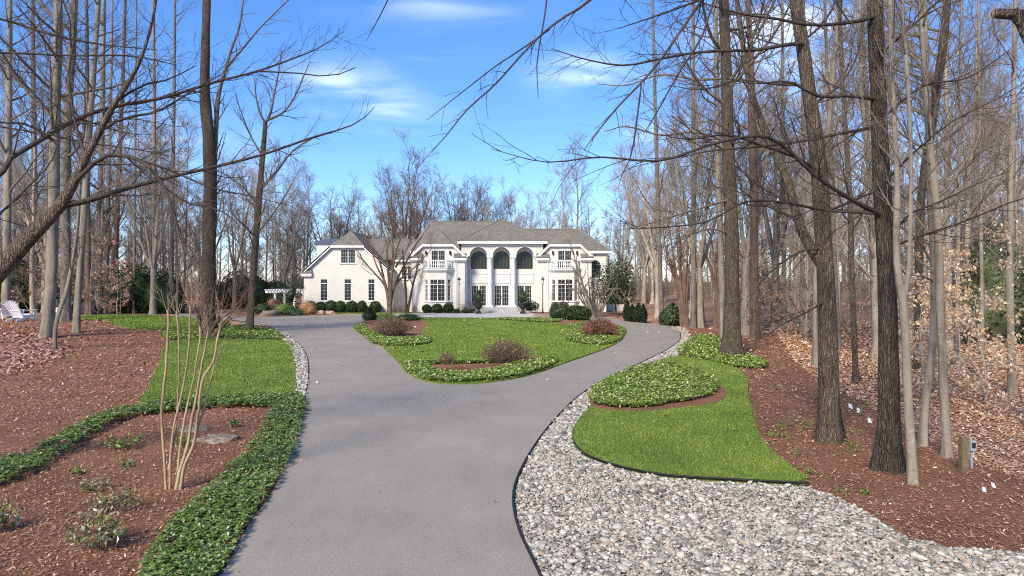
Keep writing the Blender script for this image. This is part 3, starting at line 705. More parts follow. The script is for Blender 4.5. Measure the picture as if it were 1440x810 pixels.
# a thin fringe of stray leaves over the mulch and the lawn
for P, dn, mt, lb, zz in ((MULCH_R, 1.1, 'litter', 'stray pale leaves on the mulch below the tall trees', .05), (MULCH_L, .9, 'litter_pink', 'stray pale leaves on the mulch around the crape myrtle', .05), (R_LAWN, .45, 'litter', 'a few pale leaves lying on the curved lawn', .13)):
    chips('stray_leaves', lb, P, lambda d, dn=dn: np.full_like(np.asarray(d, float), dn), rng, .075, mt, 'fallen leaves', zz, None, .3, .03)
for P, dn, mt, lb, zz in ((STONE_R, 1.2, 'litter', 'brown leaves caught between the river pebbles', .10), (DRIVE, .13, 'litter', 'a few stray leaves blown onto the asphalt drive', .08), (ISLAND, .10, 'litter', 'a few dry leaves on the loop lawn', .15)):
    chips('stray_leaves', lb, P, lambda d, dn=dn: np.full_like(np.asarray(d, float), dn), rng, .06, mt, 'fallen leaves', zz, None, .3, .02, .4)

# ---------------------------------------------------------------- the house
HS = 960 / 77.
def hx(px, Y=77.): return (px - 720) / 960 * Y
def hz(py, Y=77.): return CAMZ + (HORY - py) / 960 * Y
house = thing('house', 'white painted brick mansion with hipped shingle roofs, arched entry and tall columns', 'house', (-3, 77, 0))

class Face:
    """a wall plane: u runs along it, z up, depth goes inwards"""
    def __init__(s, ox, oy, ang=0.): s.o = (ox, oy); s.c, s.s = math.cos(ang), math.sin(ang)
    def p(s, u, z, d=0.): return (s.o[0] + u * s.c - d * s.s, s.o[1] + u * s.s + d * s.c, z)
    def box(s, B, u0, u1, z0, z1, d0, d1):
        B.prism([s.p(u0, z0, d0), s.p(u1, z0, d0), s.p(u1, z1, d0), s.p(u0, z1, d0)], Vector(s.p(0, 0, d1)) - Vector(s.p(0, 0, d0)))
def rect(u0, u1, z0, z1): return [(u0, z0), (u1, z0), (u1, z1), (u0, z1)]
def archpts(u0, u1, z0, zs, n=14):
    c, r = (u0 + u1) / 2, (u1 - u0) / 2
    return [(u0, z0), (u1, z0)] + [(c + r * math.cos(PI * i / n), zs + r * math.sin(PI * i / n)) for i in range(n + 1)]
def wall(face, outline, holes, mat='white_brick', depth=.16, parent=house, name='wall'):
    bm = bmesh.new(); E = []
    for lp in [outline] + holes:
        vs = [bm.verts.new(face.p(u, z)) for u, z in lp]
        E += [bm.edges.new((vs[i], vs[(i + 1) % len(vs)])) for i in range(len(vs))]
    bmesh.ops.triangle_fill(bm, edges=E, use_beauty=True)
    for lp in holes:
        a = [bm.verts.new(face.p(u, z)) for u, z in lp]; b = [bm.verts.new(face.p(u, z, depth)) for u, z in lp]
        for i in range(len(lp)):
            j = (i + 1) % len(lp); bm.faces.new((a[i], a[j], b[j], b[i]))
    return from_bm(name, bm, M[mat], parent)
def window(face, u0, u1, z0, z1, cols=2, rows=4, mull=1, transom=None, spring=None, name='window', fw=.05, sill=True, mw=.013, parent=house, frame='white_trim'):
    """frame + muntins (the part), its glass and sill (sub-parts). mull: number of sashes side by side"""
    B = Box()
    if spring is None:
        face.box(B, u0, u0 + fw, z0, z1, .02, .12); face.box(B, u1 - fw, u1, z0, z1, .02, .12)
        face.box(B, u0 + fw, u1 - fw, z0, z0 + fw, .022, .12); face.box(B, u0 + fw, u1 - fw, z1 - fw, z1, .022, .12)
        glass = rect(u0 + .01, u1 - .01, z0 + .01, z1 - .01)
    else:
        pin = archpts(u0 + fw, u1 - fw, z0 + fw, spring); po = archpts(u0, u1, z0, spring)
        for i in range(len(po)):
            j = (i + 1) % len(po)
            B.prism([face.p(*po[i], .02), face.p(*po[j], .02), face.p(*pin[j], .02), face.p(*pin[i], .02)], Vector(face.p(0, 0, .12)) - Vector(face.p(0, 0, .02)))
        glass = archpts(u0 + .01, u1 - .01, z0 + .01, spring)
    zt = transom if transom else (z1 if spring is None else spring + (u1 - u0) / 2)
    ws = (u1 - u0) / mull
    c, r = (u0 + u1) / 2, (u1 - u0) / 2
    top = lambda u: z1 - fw if spring is None else spring + math.sqrt(max(0, (r - .02) ** 2 - (u - c) ** 2))
    for k in range(1, mull):
        u = u0 + ws * k; face.box(B, u - fw * .8, u + fw * .8, z0 + fw, top(u), .03, .115)
    if transom: face.box(B, u0 + fw, u1 - fw, zt - fw * .7, zt + fw * .7, .032, .112)
    for k in range(mull):
        for i in range(1, cols):
            u = u0 + ws * k + ws * i / cols; face.box(B, u - mw / 2, u + mw / 2, z0 + fw, top(u), .05, .10)
    for i in range(1, rows):
        z = z0 + (zt - z0) * i / rows
        hw = (u1 - u0) / 2 - fw if spring is None or z < spring else math.sqrt(max(.01, ((u1 - u0) / 2 - fw * .5) ** 2 - (z - spring) ** 2))
        face.box(B, c - hw, c + hw, z - mw / 2, z + mw / 2, .052, .098)
    w = B.done(name, M[frame], parent)
    bm = bmesh.new(); bm.faces.new([bm.verts.new(face.p(u, z, .09)) for u, z in glass]); from_bm('pane', bm, M['glass'], w)
    if sill:
        B = Box(); face.box(B, u0 - .1, u1 + .1, z0 - .1, z0 - .002, -.09, .1); B.done('sill', M['white_trim'], w)
    return w

def roof(faces, name='roof', th=.14, mat='shingle', parent=house):
    B = Box()
    for f in faces:
        v = [Vector(p) for p in f]; n = (v[1] - v[0]).cross(v[2] - v[0]).normalized()
        if n.z < 0: n = -n; v = v[::-1]
        B.prism([p for p in v], -n * th)
    return B.done(name, M[mat], parent)
def jerk_roof(xc, zr, m, hl, hr, zc, yf, yb, name='roof'):
    """gable roof, ridge running back, the front peak clipped by a small hip"""
    cw = (zr - zc) / m
    A, Bp, P, Q = (xc - cw, yf, zc), (xc + cw, yf, zc), (xc, yf + cw * 1.05, zr), (xc, yb, zr)
    zl, z2 = zr - m * hl, zr - m * hr
    rf = roof([[(xc - hl, yf, zl), A, P, Q, (xc - hl, yb, zl)], [Bp, (xc + hr, yf, z2), (xc + hr, yb, z2), Q, P], [A, Bp, P]], name)
    B = Box(); o = .05
    y = yf + o
    for p, q in (((xc - hl, y, zl - .15), (xc - cw, y, zc - .17)), ((xc + cw, y, zc - .17), (xc + hr, y, z2 - .15))): B.beam(p, q, .10, .26, (0, 0, 1))
    B.beam((xc - cw - .05, y - .004, zc - .17), (xc + cw + .05, y - .004, zc - .17), .11, .25)
    B.done('fascia', M['white_trim'], rf)
    return rf
def hip(x0, x1, y0, y1, z, rx0, rx1, ry, rz, name='roof', fas=True):
    a, b, c, d = (x0, y0, z), (x1, y0, z), (x1, y1, z), (x0, y1, z); e, f = (rx0, ry, rz), (rx1, ry, rz)
    rf = roof([[a, b, f, e], [b, c, f], [c, d, e, f], [d, a, e]], name)
    if fas:
        B = Box()
        B.beam((x0, y0 + .06, z - .2), (x1, y0 + .06, z - .2), .12, .28); B.beam((x1 - .06, y0 + .13, z - .2), (x1 - .06, y1, z - .2), .12, .28); B.beam((x0 + .06, y0 + .13, z - .2), (x0 + .06, y1, z - .2), .12, .28)
        B.box(x0 + .05, x1 - .05, y0 + .12, y0 + .9, z - .26, z - .20)
        B.done('fascia', M['fascia'], rf)
    return rf

# --- garage wing
GY_ = 76.8; gxr, gzr, gm = hx(489.5), 9.35, .93
gl, gr = hx(428), hx(547.5)
zl_, zr_ = gzr - gm * (gxr - gl) - .12, gzr - gm * (gr - gxr) - .12
F = Face(0, GY_)
holes = [rect(hx(a), hx(b), 1.35, 3.82) for a, b in ((451.2, 461.4), (484.6, 494.6), (518, 527.6))] + [rect(hx(479.6), hx(500.4), 5.58, 7.12)]
wall(F, [(gl, 0), (gr, 0), (gr, zr_), (gxr + 1.88, 7.52), (gxr - 1.88, 7.52), (gl, zl_)], holes)
for h in holes[:3]: window(F, h[0][0], h[1][0], h[0][1], h[2][1], 2, 5, 1, transom=3.30)
h = holes[3]; window(F, h[0][0], h[1][0], h[0][1], h[2][1], 3, 4, 2)
wall(Face(gl, 90, R(-90)), rect(0, 90 - GY_, 0, zl_), []); wall(Face(gr, GY_, R(90)), rect(0, 5, 0, zr_), [])
wall(Face(gr, 90, R(180)), rect(0, gr - gl, 0, zl_), [])
jerk_roof(gxr, gzr, gm, gxr - hx(425), hx(551) - gxr, 7.62, GY_ - .35, 90.4)
# eave returns of the garage gable
def eave_return(x0, x1, y, z, name='eave_return'):
    B = Box(); B.box(x0, x1, y - .36, y - .004, z - .30, z - .05); B.box(x0 + .05, x1 - .05, y - .26, y - .005, z - .42, z - .302)
    o = B.done(name, M['white_trim'], house)
    B = Box(); B.prism([(x0, y - .42, z - .048), (x1, y - .42, z - .048), (x1, y - .006, z - .048), (x0, y - .006, z - .048)], (0, 0, .05))
    v = [(x0, y - .42, z), (x1, y - .42, z), (x1, y - .006, z + .42), (x0, y - .006, z + .42)]
    B.prism([v[0], v[1], v[2], v[3]], (0, .0, .05)); B.done('return_shingles', M['shingle'], o)
eave_return(hx(424.5), hx(440), GY_, zl_ - .15)
# dormer on the garage slope
Bd = Box(); Bd.box(-23.2, -20.6, 81.2, 86, 4.7, 7.95); dm = Bd.done('dormer', M['white_trim'], house)
B = Box()
pr = [(-23.5 + .0, 81.0, 7.96)] + [(-23.5 + 3.2 * i / 8, 81.0, 8.02 + .62 * math.sin(PI * min(1, .12 + i / 8 * .5))) for i in range(9)] + [(-20.3, 81.0, 7.96)]
B.prism(pr, (0, 5.2, 0)); B.done('dormer_roof', M['slate_metal'], dm)
# --- recessed link between garage and main block
F = Face(0, 80.)
s80 = 80 / 960
lw = (hx(564.5, 80), hx(580.5, 80)); lh = rect(lw[0], lw[1], hz(392.5, 80), hz(374, 80))
wall(F, [(gr, 0), (-11.0, 0), (-11.0, 6.2), (gr, 6.2)], [lh])
window(F, lw[0], lw[1], lh[0][1], lh[2][1], 2, 4, 2)
rf = roof([[(gxr, 79.5, 6.1), (-9.5, 79.5, 6.1), (-9.5, 84.2, 8.75), (gxr, 84.2, 8.75)], [(gxr, 84.2, 8.75), (-9.5, 84.2, 8.75), (-9.5, 90, 6.1), (gxr, 90, 6.1)]])
B = Box(); B.beam((gr + .1, 79.58, 5.98), (-11.2, 79.58, 5.98), .12, .24); B.done('fascia', M['white_trim'], rf)

# --- main block
mx0, mx1 = -11.2, 10.7
F = Face(0, 77.6)
ah = archpts(hx(829, 77.6), hx(845.3, 77.6), hz(391, 77.6), hz(373.7, 77.6))
wall(F, [(3.4, 0), (mx1, 0), (mx1, 7.0), (3.4, 7.0)], [ah])
window(F, ah[0][0], ah[1][0], ah[0][1], 0, 3, 4, 1, spring=hz(373.7, 77.6))
B = Box()
for i in range(12):
    a0, a1 = PI * i / 12, PI * (i + 1) / 12; c = (ah[0][0] + ah[1][0]) / 2; r1 = (ah[1][0] - ah[0][0]) / 2 + .02; zs = hz(373.7, 77.6)
    B.prism([(c + r * math.cos(a), 77.56, zs + r * math.sin(a)) for r, a in ((r1, a0), (r1 + .16, a0), (r1 + .16, a1), (r1, a1))], (0, .05, 0))
B.done('arch_trim', M['white_trim'], house)
wall(Face(mx1, 77.6, R(90)), rect(0, 13, 0, 7.), []); wall(Face(mx0, 90.6, R(-90)), rect(0, 13, 0, 7.), [])
wall(F, [(mx0, 0), (-5.6, 0), (-5.6, 7.), (mx0, 7.)], [])
wall(Face(mx1, 90.6, R(180)), rect(0, mx1 - mx0, 0, 7.), [])
def main_roof(xo, xi, xt, rxo, rxi, rz, z=7.06, y0=77.2, y1=91., ry=84., ys=80.):
    # xo outer eave corner, xi inner end of the front eave beside the entry block, xt inner end behind it
    zs = z + (ys - y0) * (rz - z) / (ry - y0)
    rf = roof([[(xo, y0, z), (xi, y0, z), (xi, ys, zs), (xt, ys, zs), (rxi, ry, rz), (rxo, ry, rz)], [(xo, y1, z), (xo, y0, z), (rxo, ry, rz)], [(xo, y1, z), (rxo, ry, rz), (rxi, ry, rz), (xt, y1, z)]])
    B = Box(); s_ = 1 if xo < xi else -1
    B.beam((xo, y0 + .06, z - .2), (xi, y0 + .06, z - .2), .12, .28); B.beam((xo + s_ * .06, y0 + .13, z - .2), (xo + s_ * .06, y1, z - .2), .12, .28)
    B.box(min(xo, xi) + .05, max(xo, xi) - .05, y0 + .12, y0 + .38, z - .26, z - .20); B.done('fascia', M['fascia'], rf)
main_roof(mx0 - .35, -5.95, -2.4, -9.9, -2.4, 10.9)
main_roof(mx1 + .45, 3.75, -.5, 8.2, -.5, 9.98)
# --- two gabled bays with balcony and canted bay window
def bay(xc, yf=76.55):
    zr, m = 9.45, .99; hl = 3.17
    F = Face(xc, yf)
    zl = zr - m * 3.0 - .14
    up_ = rect(-.78, .78, 4.9, 7.02)
    wall(F, [(-3., 0), (3., 0), (3., zl), (1.72, 7.66), (-1.72, 7.66), (-3., zl)], [up_])
    wall(Face(xc + 3., yf, R(90)), rect(0, 1.05, 0, zl), []); wall(Face(xc - 3., yf + 1.05, R(-90)), rect(0, 1.05, 0, zl), [])
    window(F, -.78, .78, 4.9, 7.02, 3, 4, 2, name='balcony_door', sill=False)
    jerk_roof(xc, zr, m, hl, hl, 7.74, yf - .32, 82.)
    for sgn in (-1, 1):
        a, b = (xc - 3.2, xc - 1.75) if sgn < 0 else (xc + 1.75, xc + 3.2)
        eave_return(a, b, yf, zl - .12)
        # sconce beside the balcony door
    for sgn in (-1, 1):
        B = Box(); B.lathe([(.02, -.25), (.09, -.18), (.12, .12), (.03, .25)], (xc + sgn * 1.35, yf - .16, 6.75), 8); B.box(xc + sgn * 1.35 - .03, xc + sgn * 1.35 + .03, yf - .15, yf, 6.9, 6.96)
        B.done('wall_lantern', M['black_metal'], house)
    # canted bay window
    wf, wb, dp = .98, 1.62, .72
    zc = 4.55
    B = Box()
    F0 = Face(xc, yf - dp)
    wall(F0, rect(-wf, wf, 0, zc), [rect(-.84, .84, 1.35, 3.78)])
    window(F0, -.84, .84, 1.35, 3.78, 2, 4, 2, transom=3.22)
    ln = math.hypot(wb - wf, dp); an = math.atan2(dp, wb - wf)
    for sgn in (-1, 1):
        Fs = Face(xc + wf, yf - dp, an) if sgn > 0 else Face(xc - wb, yf, -an)
        w0, w1 = ln / 2 - .27, ln / 2 + .27
        wall(Fs, rect(0, ln, 0, zc), [rect(w0, w1, 1.35, 3.78)])
        window(Fs, w0, w1, 1.35, 3.78, 2, 4, 1, transom=3.22)
    foot = lambda e: [(xc - wb - e * .9, yf + .0), (xc - wf - e * .45, yf - dp - e), (xc + wf + e * .45, yf - dp - e), (xc + wb + e * .9, yf + .0)]
    B = Box()
    for e, z0, z1 in ((.08, zc, zc + .14), (.20, zc + .142, zc + .26), (.30, zc + .262, zc + .36)):
        B.prism([(x, y - .003, z0) for x, y in foot(e)], (0, 0, z1 - z0))
    B.done('cornice', M['fascia'], house)
    B = Box(); B.prism([(x, y - .004, zc + .362) for x, y in foot(.30)], (0, 0, .05)); B.done('balcony_floor', M['shingle'], house)
    # balustrade
    zb = zc + .42; ft = foot(.05)
    B = Box()
    for p, q in zip(ft, ft[1:]):
        B.beam((*p, zb + .06), (*q, zb + .06), .13, .10); B.beam((*p, zb + .86), (*q, zb + .86), .16, .10)
    for x, y in ft[1:3]: B.box(x - .12, x + .12, y - .12, y + .12, zb, zb + 1.)
    rl = B.done('balustrade', M['white_trim'], house)
    for si, (p, q) in enumerate(zip(ft, ft[1:])):
        nb = 9 if si == 1 else 3
        for i in range(nb):
            f = (i + .75) / (nb + .5)
            B = Box(); B.lathe([(.055, 0), (.05, .06), (.03, .12), (.075, .3), (.05, .48), (.03, .6), (.055, .7)], (p[0] + (q[0] - p[0]) * f, p[1] + (q[1] - p[1]) * f, zb + .11), 8)
            B.done('baluster', M['white_trim'], rl, True)
bay(hx(616.8)); bay(hx(793.8))
# --- entry block: three arches on columns, deep portico
ey = 77.25; ex0, ex1 = hx(648.5), hx(763.5); ztop = 7.98
cen = [hx(672.6), hx(705.2), hx(738.2)]; rad = .98; zsp = hz(359.5)
pts = [(ex0, ztop), (ex0, zsp - .05)]
for c in cen:
    pts += [(c - rad, zsp - .05)] + [(c - rad * math.cos(PI * i / 16), zsp + rad * math.sin(PI * i / 16)) for i in range(17)] + [(c + rad, zsp - .05)]
pts += [(ex1, zsp - .05), (ex1, ztop)]
bm = bmesh.new()
def fillface(y):
    vs = [bm.verts.new((u, y, z)) for u, z in pts]
    es = [bm.edges.new((vs[i], vs[(i + 1) % len(vs)])) for i in range(len(vs))]
    bmesh.ops.triangle_fill(bm, edges=es, use_beauty=True); return vs
va, vb = fillface(ey), fillface(ey + .55)
for i in range(len(va)):
    j = (i + 1) % len(va); bm.faces.new((va[i], va[j], vb[j], vb[i]))
from_bm('arcade', bm, M['white_brick'], house)
B = Box()
for c in cen:
    for i in range(14):
        a0, a1 = PI * i / 14, PI * (i + 1) / 14
        B.prism([(c + r * math.cos(a), ey - .035, zsp + r * math.sin(a)) for r, a in ((rad + .01, a0), (rad + .15, a0), (rad + .15, a1), (rad + .01, a1))], (0, .04, 0))
B.done('arch_trim', M['white_trim'], house)
by = 78.35; fl = .62
F = Face(0, by)
aw = [archpts(hx(p - 11.6, by), hx(p + 11.6, by), hz(378.5, by), hz(364.6, by)) for p in (673.3, 705.4, 737.8)]
dr = [rect(hx(p - 10.8, by), hx(p + 10.8, by), fl + .06, hz(400.6, by)) for p in (673.4, 705.4, 737.5)]
wall(F, rect(ex0 - .2, ex1 + .2, fl, 8.2), aw + dr)
for a in aw: window(F, a[0][0], a[1][0], a[0][1], 0, 5, 6, 1, spring=hz(364.6, by), sill=False, fw=.05, mw=.018, frame='window_grey')
for d in dr:
    w = window(F, d[0][0], d[1][0], d[0][1], d[2][1], 3, 5, 2, name='french_door', sill=False, fw=.09, mw=.016)
    B = Box(); c = (d[0][0] + d[1][0]) / 2; B.box(c - .07, c - .03, by - .05, by + .03, 1.6, 1.9); B.done('handle', M['black_metal'], w)
B = Box()
for p in (673.3, 705.4, 737.8):
    F.box(B, hx(p - 12.4, by), hx(p + 12.4, by), hz(398.6, by), hz(386, by), -.06, -.003)
    F.box(B, hx(p - 12.8, by), hx(p + 12.8, by), hz(385.6, by), hz(384, by), -.09, -.003)
B.done('spandrel_panel', M['white_panel'], house)
for sx, an in ((ex0, R(90)), (ex1, R(-90))):
    wall(Face(sx, ey + .5 if an > 0 else by, an), rect(0, by - ey - .5, 0, 8.), [])
    wall(Face(sx, ey if an > 0 else ey + .55, an), rect(0, .55, 0, zsp - .06), [])
B = Box(); B.box(ex0, ex1, ey + .02, by, 7.6, 7.7); B.done('portico_ceiling', M['white_trim'], house)
B = Box(); B.box(ex0 - .02, ex1 + .02, ey - .55, by + .05, 0., fl); B.done('portico_floor', M['flagstone'], house)
for p in (653.6, 688.6, 721.6, 756.6):
    B = Box(); B.box(hx(p) - .40, hx(p) + .40, ey - .10, ey + .66, fl, fl + .16); B.box(hx(p) - .33, hx(p) + .33, ey - .06, ey + .62, zsp - .20, zsp - .06)
    B.lathe([(.33, fl + .162), (.33, fl + .24), (.27, fl + .32), (.26, fl + .9), (.25, 3.), (.22, zsp - .50), (.26, zsp - .46), (.26, zsp - .40), (.235, zsp - .36), (.30, zsp - .202)], (hx(p), ey + .28, 0), 24)
    B.done('column', M['white_trim'], house, False)
B = Box()
for i in range(4):
    B.box(hx(681 - i * 1.2), hx(729 + i * 1.2), ey - .55 - .36 * (i + 1), ey - .553 - .36 * i, .0, fl - .135 * (i + 1) + .0)
B.done('entry_steps', M['flagstone'], house)
ehip = [hx(643.5), hx(769.8)]
A, Bq, C_, D_ = (ehip[0], ey - .5, 8.12), (ehip[1], ey - .5, 8.12), (ehip[1], 86, 8.12), (ehip[0], 86, 8.12); E1, E2 = (-1.2, 81.6, 11.05), (-1.2, 84.6, 11.05)
rf = roof([[A, Bq, E1], [Bq, C_, E2, E1], [C_, D_, E2], [D_, A, E1, E2]])
B = Box(); B.beam((ehip[0], ey - .42, 7.93), (ehip[1], ey - .42, 7.93), .13, .3)
for x in (ehip[0] + .065, ehip[1] - .065): B.beam((x, ey - .35, 7.93), (x, 80., 7.93), .13, .3)
B.box(ehip[0] + .1, ehip[1] - .1, ey - .35, ey - .004, 7.78, 7.84)
B.done('fascia', M['fascia'], rf)
for x in (ex0 - .5, ex1 + .5):
    B = Box(); B.lathe([(.045, 0), (.045, 6.2)], (x, 76.52 - .06, .05), 8); B.done('downspout', M['white_trim'], house)
# ridge vents / hips caps and a chimney behind
B = Box(); B.beam((-9.9, 84, 10.93), (-2.4, 84, 10.93), .3, .08); B.beam((-.5, 84, 10.0), (8.2, 84, 10.0), .3, .08)
for p, q in ((A, E1), (Bq, E1), ((mx1 + .45, 77.2, 7.06), (8.2, 84, 9.98)), ((mx0 - .35, 77.2, 7.06), (-9.9, 84, 10.9))): B.beam(p, q, .24, .05, off=.02)
B.done('ridge_cap', M['ridge'], house)
# low side porch behind the magnolia
B = Box(); B.box(10.72, 13.4, 82, 88, 0, 2.6); pw = B.done('porch', M['white_brick'], house)
B = Box(); B.box(10.72, 14.2, 81.4, 88.4, 3.55, 3.75); B.done('porch_canopy', M['white_panel'], house)
B = Box()
for x, y in ((13.9, 81.7), (13.9, 88.)): B.box(x - .09, x + .09, y - .09, y + .09, 0, 3.55)
B.done('porch_post', M['white_trim'], house)

# ---------------------------------------------------------------- trees
tr = np.random.default_rng(21)
def trunk_rings(P, r, flare=1.7):
    """dense base rings with a root flare"""
    P = np.asarray(P, float); r = np.asarray(r, float)
    h = P[:, 2] - P[0, 2]
    r = r * (1 + (flare - 1) * np.exp(-np.maximum(h, 0) / (1.1 * r[0] + .12)))
    return P, r
def trunk_mesh(name, stems, rng, k=14, lump=.06, flare=1.7):
    """main stems with an uneven round: one mesh"""
    VV, FF, base = [], [], 0
    for si, (P, r) in enumerate(stems):
        P, r = trunk_rings(P, r, flare if si == 0 or P[0][2] < .6 + stems[0][0][0][2] else 1.)
        n = len(P); T = np.gradient(P, axis=0); T /= np.linalg.norm(T, axis=1, keepdims=True)
        u = np.cross(T, np.array([.2, 1, 0])); u /= np.linalg.norm(u, axis=1, keepdims=True); w = np.cross(T, u)
        a = np.arange(k) * 2 * PI / k; h = np.linalg.norm(P - P[0], axis=1)[:, None]; ph = rng.uniform(0, 6, 4)
        lobes = np.exp(-h / (2.2 * r[0] + .1)) * .28 * np.sin(a[None] * 5 + ph[0]) + lump * np.sin(a[None] * 3 + ph[1] + h * .8) + lump * .6 * np.sin(a[None] * 2 - h * 1.7 + ph[2]) + lump * .5 * rng.normal(size=(n, k)) * .5
        rr = r[:, None] * (1 + lobes)
        V = P[:, None, :] + rr[..., None] * (np.cos(a)[None, :, None] * u[:, None] + np.sin(a)[None, :, None] * w[:, None])
        VV.append(V.reshape(-1, 3)); idx = np.arange(n * k).reshape(n, k) + base; A, Bq = idx[:-1], idx[1:]
        FF.append(np.stack([A, np.roll(A, -1, 1), np.roll(Bq, -1, 1), Bq], -1).reshape(-1, 4)); base += n * k
    return raw_mesh(name, np.vstack(VV), np.vstack(FF), smooth=True)

def sapwood(H, r0, tb, nl, ll, spread, rng, fork=False, dens=1., rmin=.011):
    """a whole bare tree round the origin -> trunk mesh, crown mesh"""
    n = 16
    z = np.concatenate([[-.25, .02, .25, .6], np.linspace(1.2, H, n - 4)])
    w = np.cumsum(rng.normal(0, .10, (n, 2)), 0) * np.linspace(0, 1, n)[:, None] * H / 22
    P = np.column_stack([w, z]); r = r0 * np.clip(1 - .9 * (np.maximum(z, 0) / H) ** 1.15, .06, 1)
    stems = [(P, r)]
    if fork:
        stems = []
        zf = H * .28; j = 9
        Pt = np.column_stack([np.zeros((6, 2)), np.array([-.25, .02, .25, .8, zf * .6, zf])]); stems.append((Pt, r0 * np.array([1, 1, 1, .95, .85, .8])))
        for i in range(fork):
            az = 2 * PI * i / fork + rng.uniform(-.4, .4); s = rng.uniform(.10, spread)
            t = np.linspace(0, 1, 10); q = H * rng.uniform(.8, 1.) - zf
            rad = q * s * (t ** .8) * 1.
            stems.append((np.column_stack([np.cos(az) * rad + rng.normal(0, .12, 10) * t, np.sin(az) * rad + rng.normal(0, .12, 10) * t, zf - .1 + q * t]), r0 * .55 * (1 - .88 * t)))
    W = Wood()
    pr = [dict(n=nl, len=ll, ang=48 if not fork else 38, seg=6, up=.13, wob=.12, k=5, rmin=.03, rr=.5),
          dict(n=int(6 * dens), len=ll * .48, ang=42, seg=4, up=.07, wob=.14, k=4, rmin=.018, rr=.6),
          dict(n=int(6 * dens), len=ll * .26, ang=40, seg=3, up=.05, wob=.16, k=3, rmin=rmin, rr=.6),
          dict(n=int(3 * dens), len=ll * .13, ang=40, seg=2, up=.04, wob=.15, k=3, rmin=rmin * .8, rr=.7)]
    if fork:
        pr[0]['n'] = nl // fork
        for P_, r_ in stems[1:]: sprout(W, P_, r_, rng, 0, pr, .18, 1.)
    else: sprout(W, P, r, rng, 0, pr, tb, 1.)
    return trunk_mesh('trunk', stems, rng, 10, .05), W.mesh('crown')

TPL = []
for i in range(6):
    TPL.append(sapwood(tr.uniform(20, 25), tr.uniform(.16, .27), tr.uniform(.24, .42), 26, 5.0, .3, np.random.default_rng(100 + i), dens=1.02, rmin=.0085))
for i in range(3):
    TPL.append(sapwood(tr.uniform(20, 23), .36, .3, 44, 5.5, .42, np.random.default_rng(200 + i), fork=4 + i, dens=1.02, rmin=.009))
for i in range(3):   # thin understory saplings
    TPL.append(sapwood(tr.uniform(8, 12), .075, .15, 26, 2.8, .3, np.random.default_rng(300 + i), dens=1.0, rmin=.007))
for i in range(3):   # thin tall pole trees of the crowded wood
    TPL.append(sapwood(tr.uniform(16, 20), tr.uniform(.085, .125), .42, 20, 2.6, .3, np.random.default_rng(330 + i), dens=.9, rmin=.008))
for tm, cm in TPL:
    tm.materials.append(M['wood_forest']); cm.materials.append(M['twig_forest'])
for i in range(2):   # broad open grown trees above the roofline
    tm, cm = sapwood(21, .40, .3, 66, 6.2, .50, np.random.default_rng(360 + i), fork=6 + i, dens=.9, rmin=.013); tm.materials.append(M['bark_grey']); cm.materials.append(M['twig_grey']); TPL.append((tm, cm))
def forest_tree(name, label, cat, group, x, y, ti, s, rz):
    o = thing(name, label, cat, (x, y, float(gz(x, y)) - .02), group)
    o.rotation_euler = (tr.normal(0, .02), tr.normal(0, .02), rz); o.scale = (s, s, s)
    for nm, me in zip(('trunk', 'crown'), TPL[ti]):
        c = bpy.data.objects.new(nm, me); COL.objects.link(c); c.parent = o
    return o
taken = []
def free(x, y, d):
    for a, b in taken:
        if (a - x) ** 2 + (b - y) ** 2 < d * d: return False
    taken.append((x, y)); return True
def plant_zone(n, ok, gen, label, group, kinds, dmin, cat='bare tree', name='bare_tree', srange=(.85, 1.2)):
    k = tries = 0
    while k < n and tries < n * 60:
        tries += 1
        x, y = gen()
        if not ok(x, y) or not free(x, y, dmin): continue
        forest_tree(name, label, cat, group, x, y, int(tr.choice(kinds)), tr.uniform(*srange), tr.uniform(0, 6.28)); k += 1
pxof = lambda x, y: 720 + x / y * 960
keep = lambda x, y: not (-33 < x < 16 and 60 < y < 93) and not (-36 < x < -14 and y < 66)
def gen_px(p0, p1, d0, d1):
    def f():
        y = math.sqrt(tr.uniform(d0 * d0, d1 * d1)); return (tr.uniform(p0, p1) - 720) / 960 * y, y
    return f
# big spreading trees that stand above the roofline
for px, d, ti, s, lb in ((566, 104, 15, 1.06, 'tall vase shaped bare tree rising behind the link roof of the house'),
                         (470, 108, 16, .84, 'spreading bare tree rising behind the clipped garage gable'),
                         (650, 112, 16, .93, 'spreading bare tree centred above the main roof ridge'),
                         (690, 116, 15, .93, 'open crowned bare tree just beside the peak of the entry roof'),
                         (735, 118, 6, .86, 'lower bare tree behind the lower ridge of the house'),
                         (815, 100, 0, 1.0, 'tall straight bare tree rising above the hip end of the roof'),
                         (788, 106, 2, .95, 'slender bare tree behind the gabled bay with the big shrub'),
                         (600, 120, 8, .95, 'pale bare tree filling the gap above the upper roof ridge'),
                         (430, 100, 1, .9, 'slim bare tree standing close behind the garage dormer')):
    x = (px - 720) / 960 * d; free(x, d, 1)
    forest_tree('bare_tree', lb, 'bare tree', 'trees behind the house', x, d, ti, s, tr.uniform(0, 6))
for px, d, ti, s, lb in ((985, 52, 7, .78, 'wide fine twigged tree beyond the pebble curve beside the red barked clump'), (1048, 45, 6, .80, 'wide fine twigged tree just behind the reddish trunk'), (926, 66, 8, .82, 'wide fine twigged tree at the corner of the wood past the arborvitae'), (1090, 50, 8, .86, 'wide fine twigged tree in the leaves behind the forked tree'),
                         (905, 88, 6, .80, 'wide fine twigged tree behind the side porch'), (400, 96, 7, .72, 'wide fine twigged tree behind the pergola'), (330, 84, 6, .78, 'wide fine twigged tree behind the slim leaning tree'), (215, 70, 8, .82, 'wide fine twigged tree behind the far hollies')):
    x = (px - 720) / 960 * d; free(x, d, 1); forest_tree('bare_tree', lb, 'bare tree', None, x, d, ti, s, tr.uniform(0, 6))
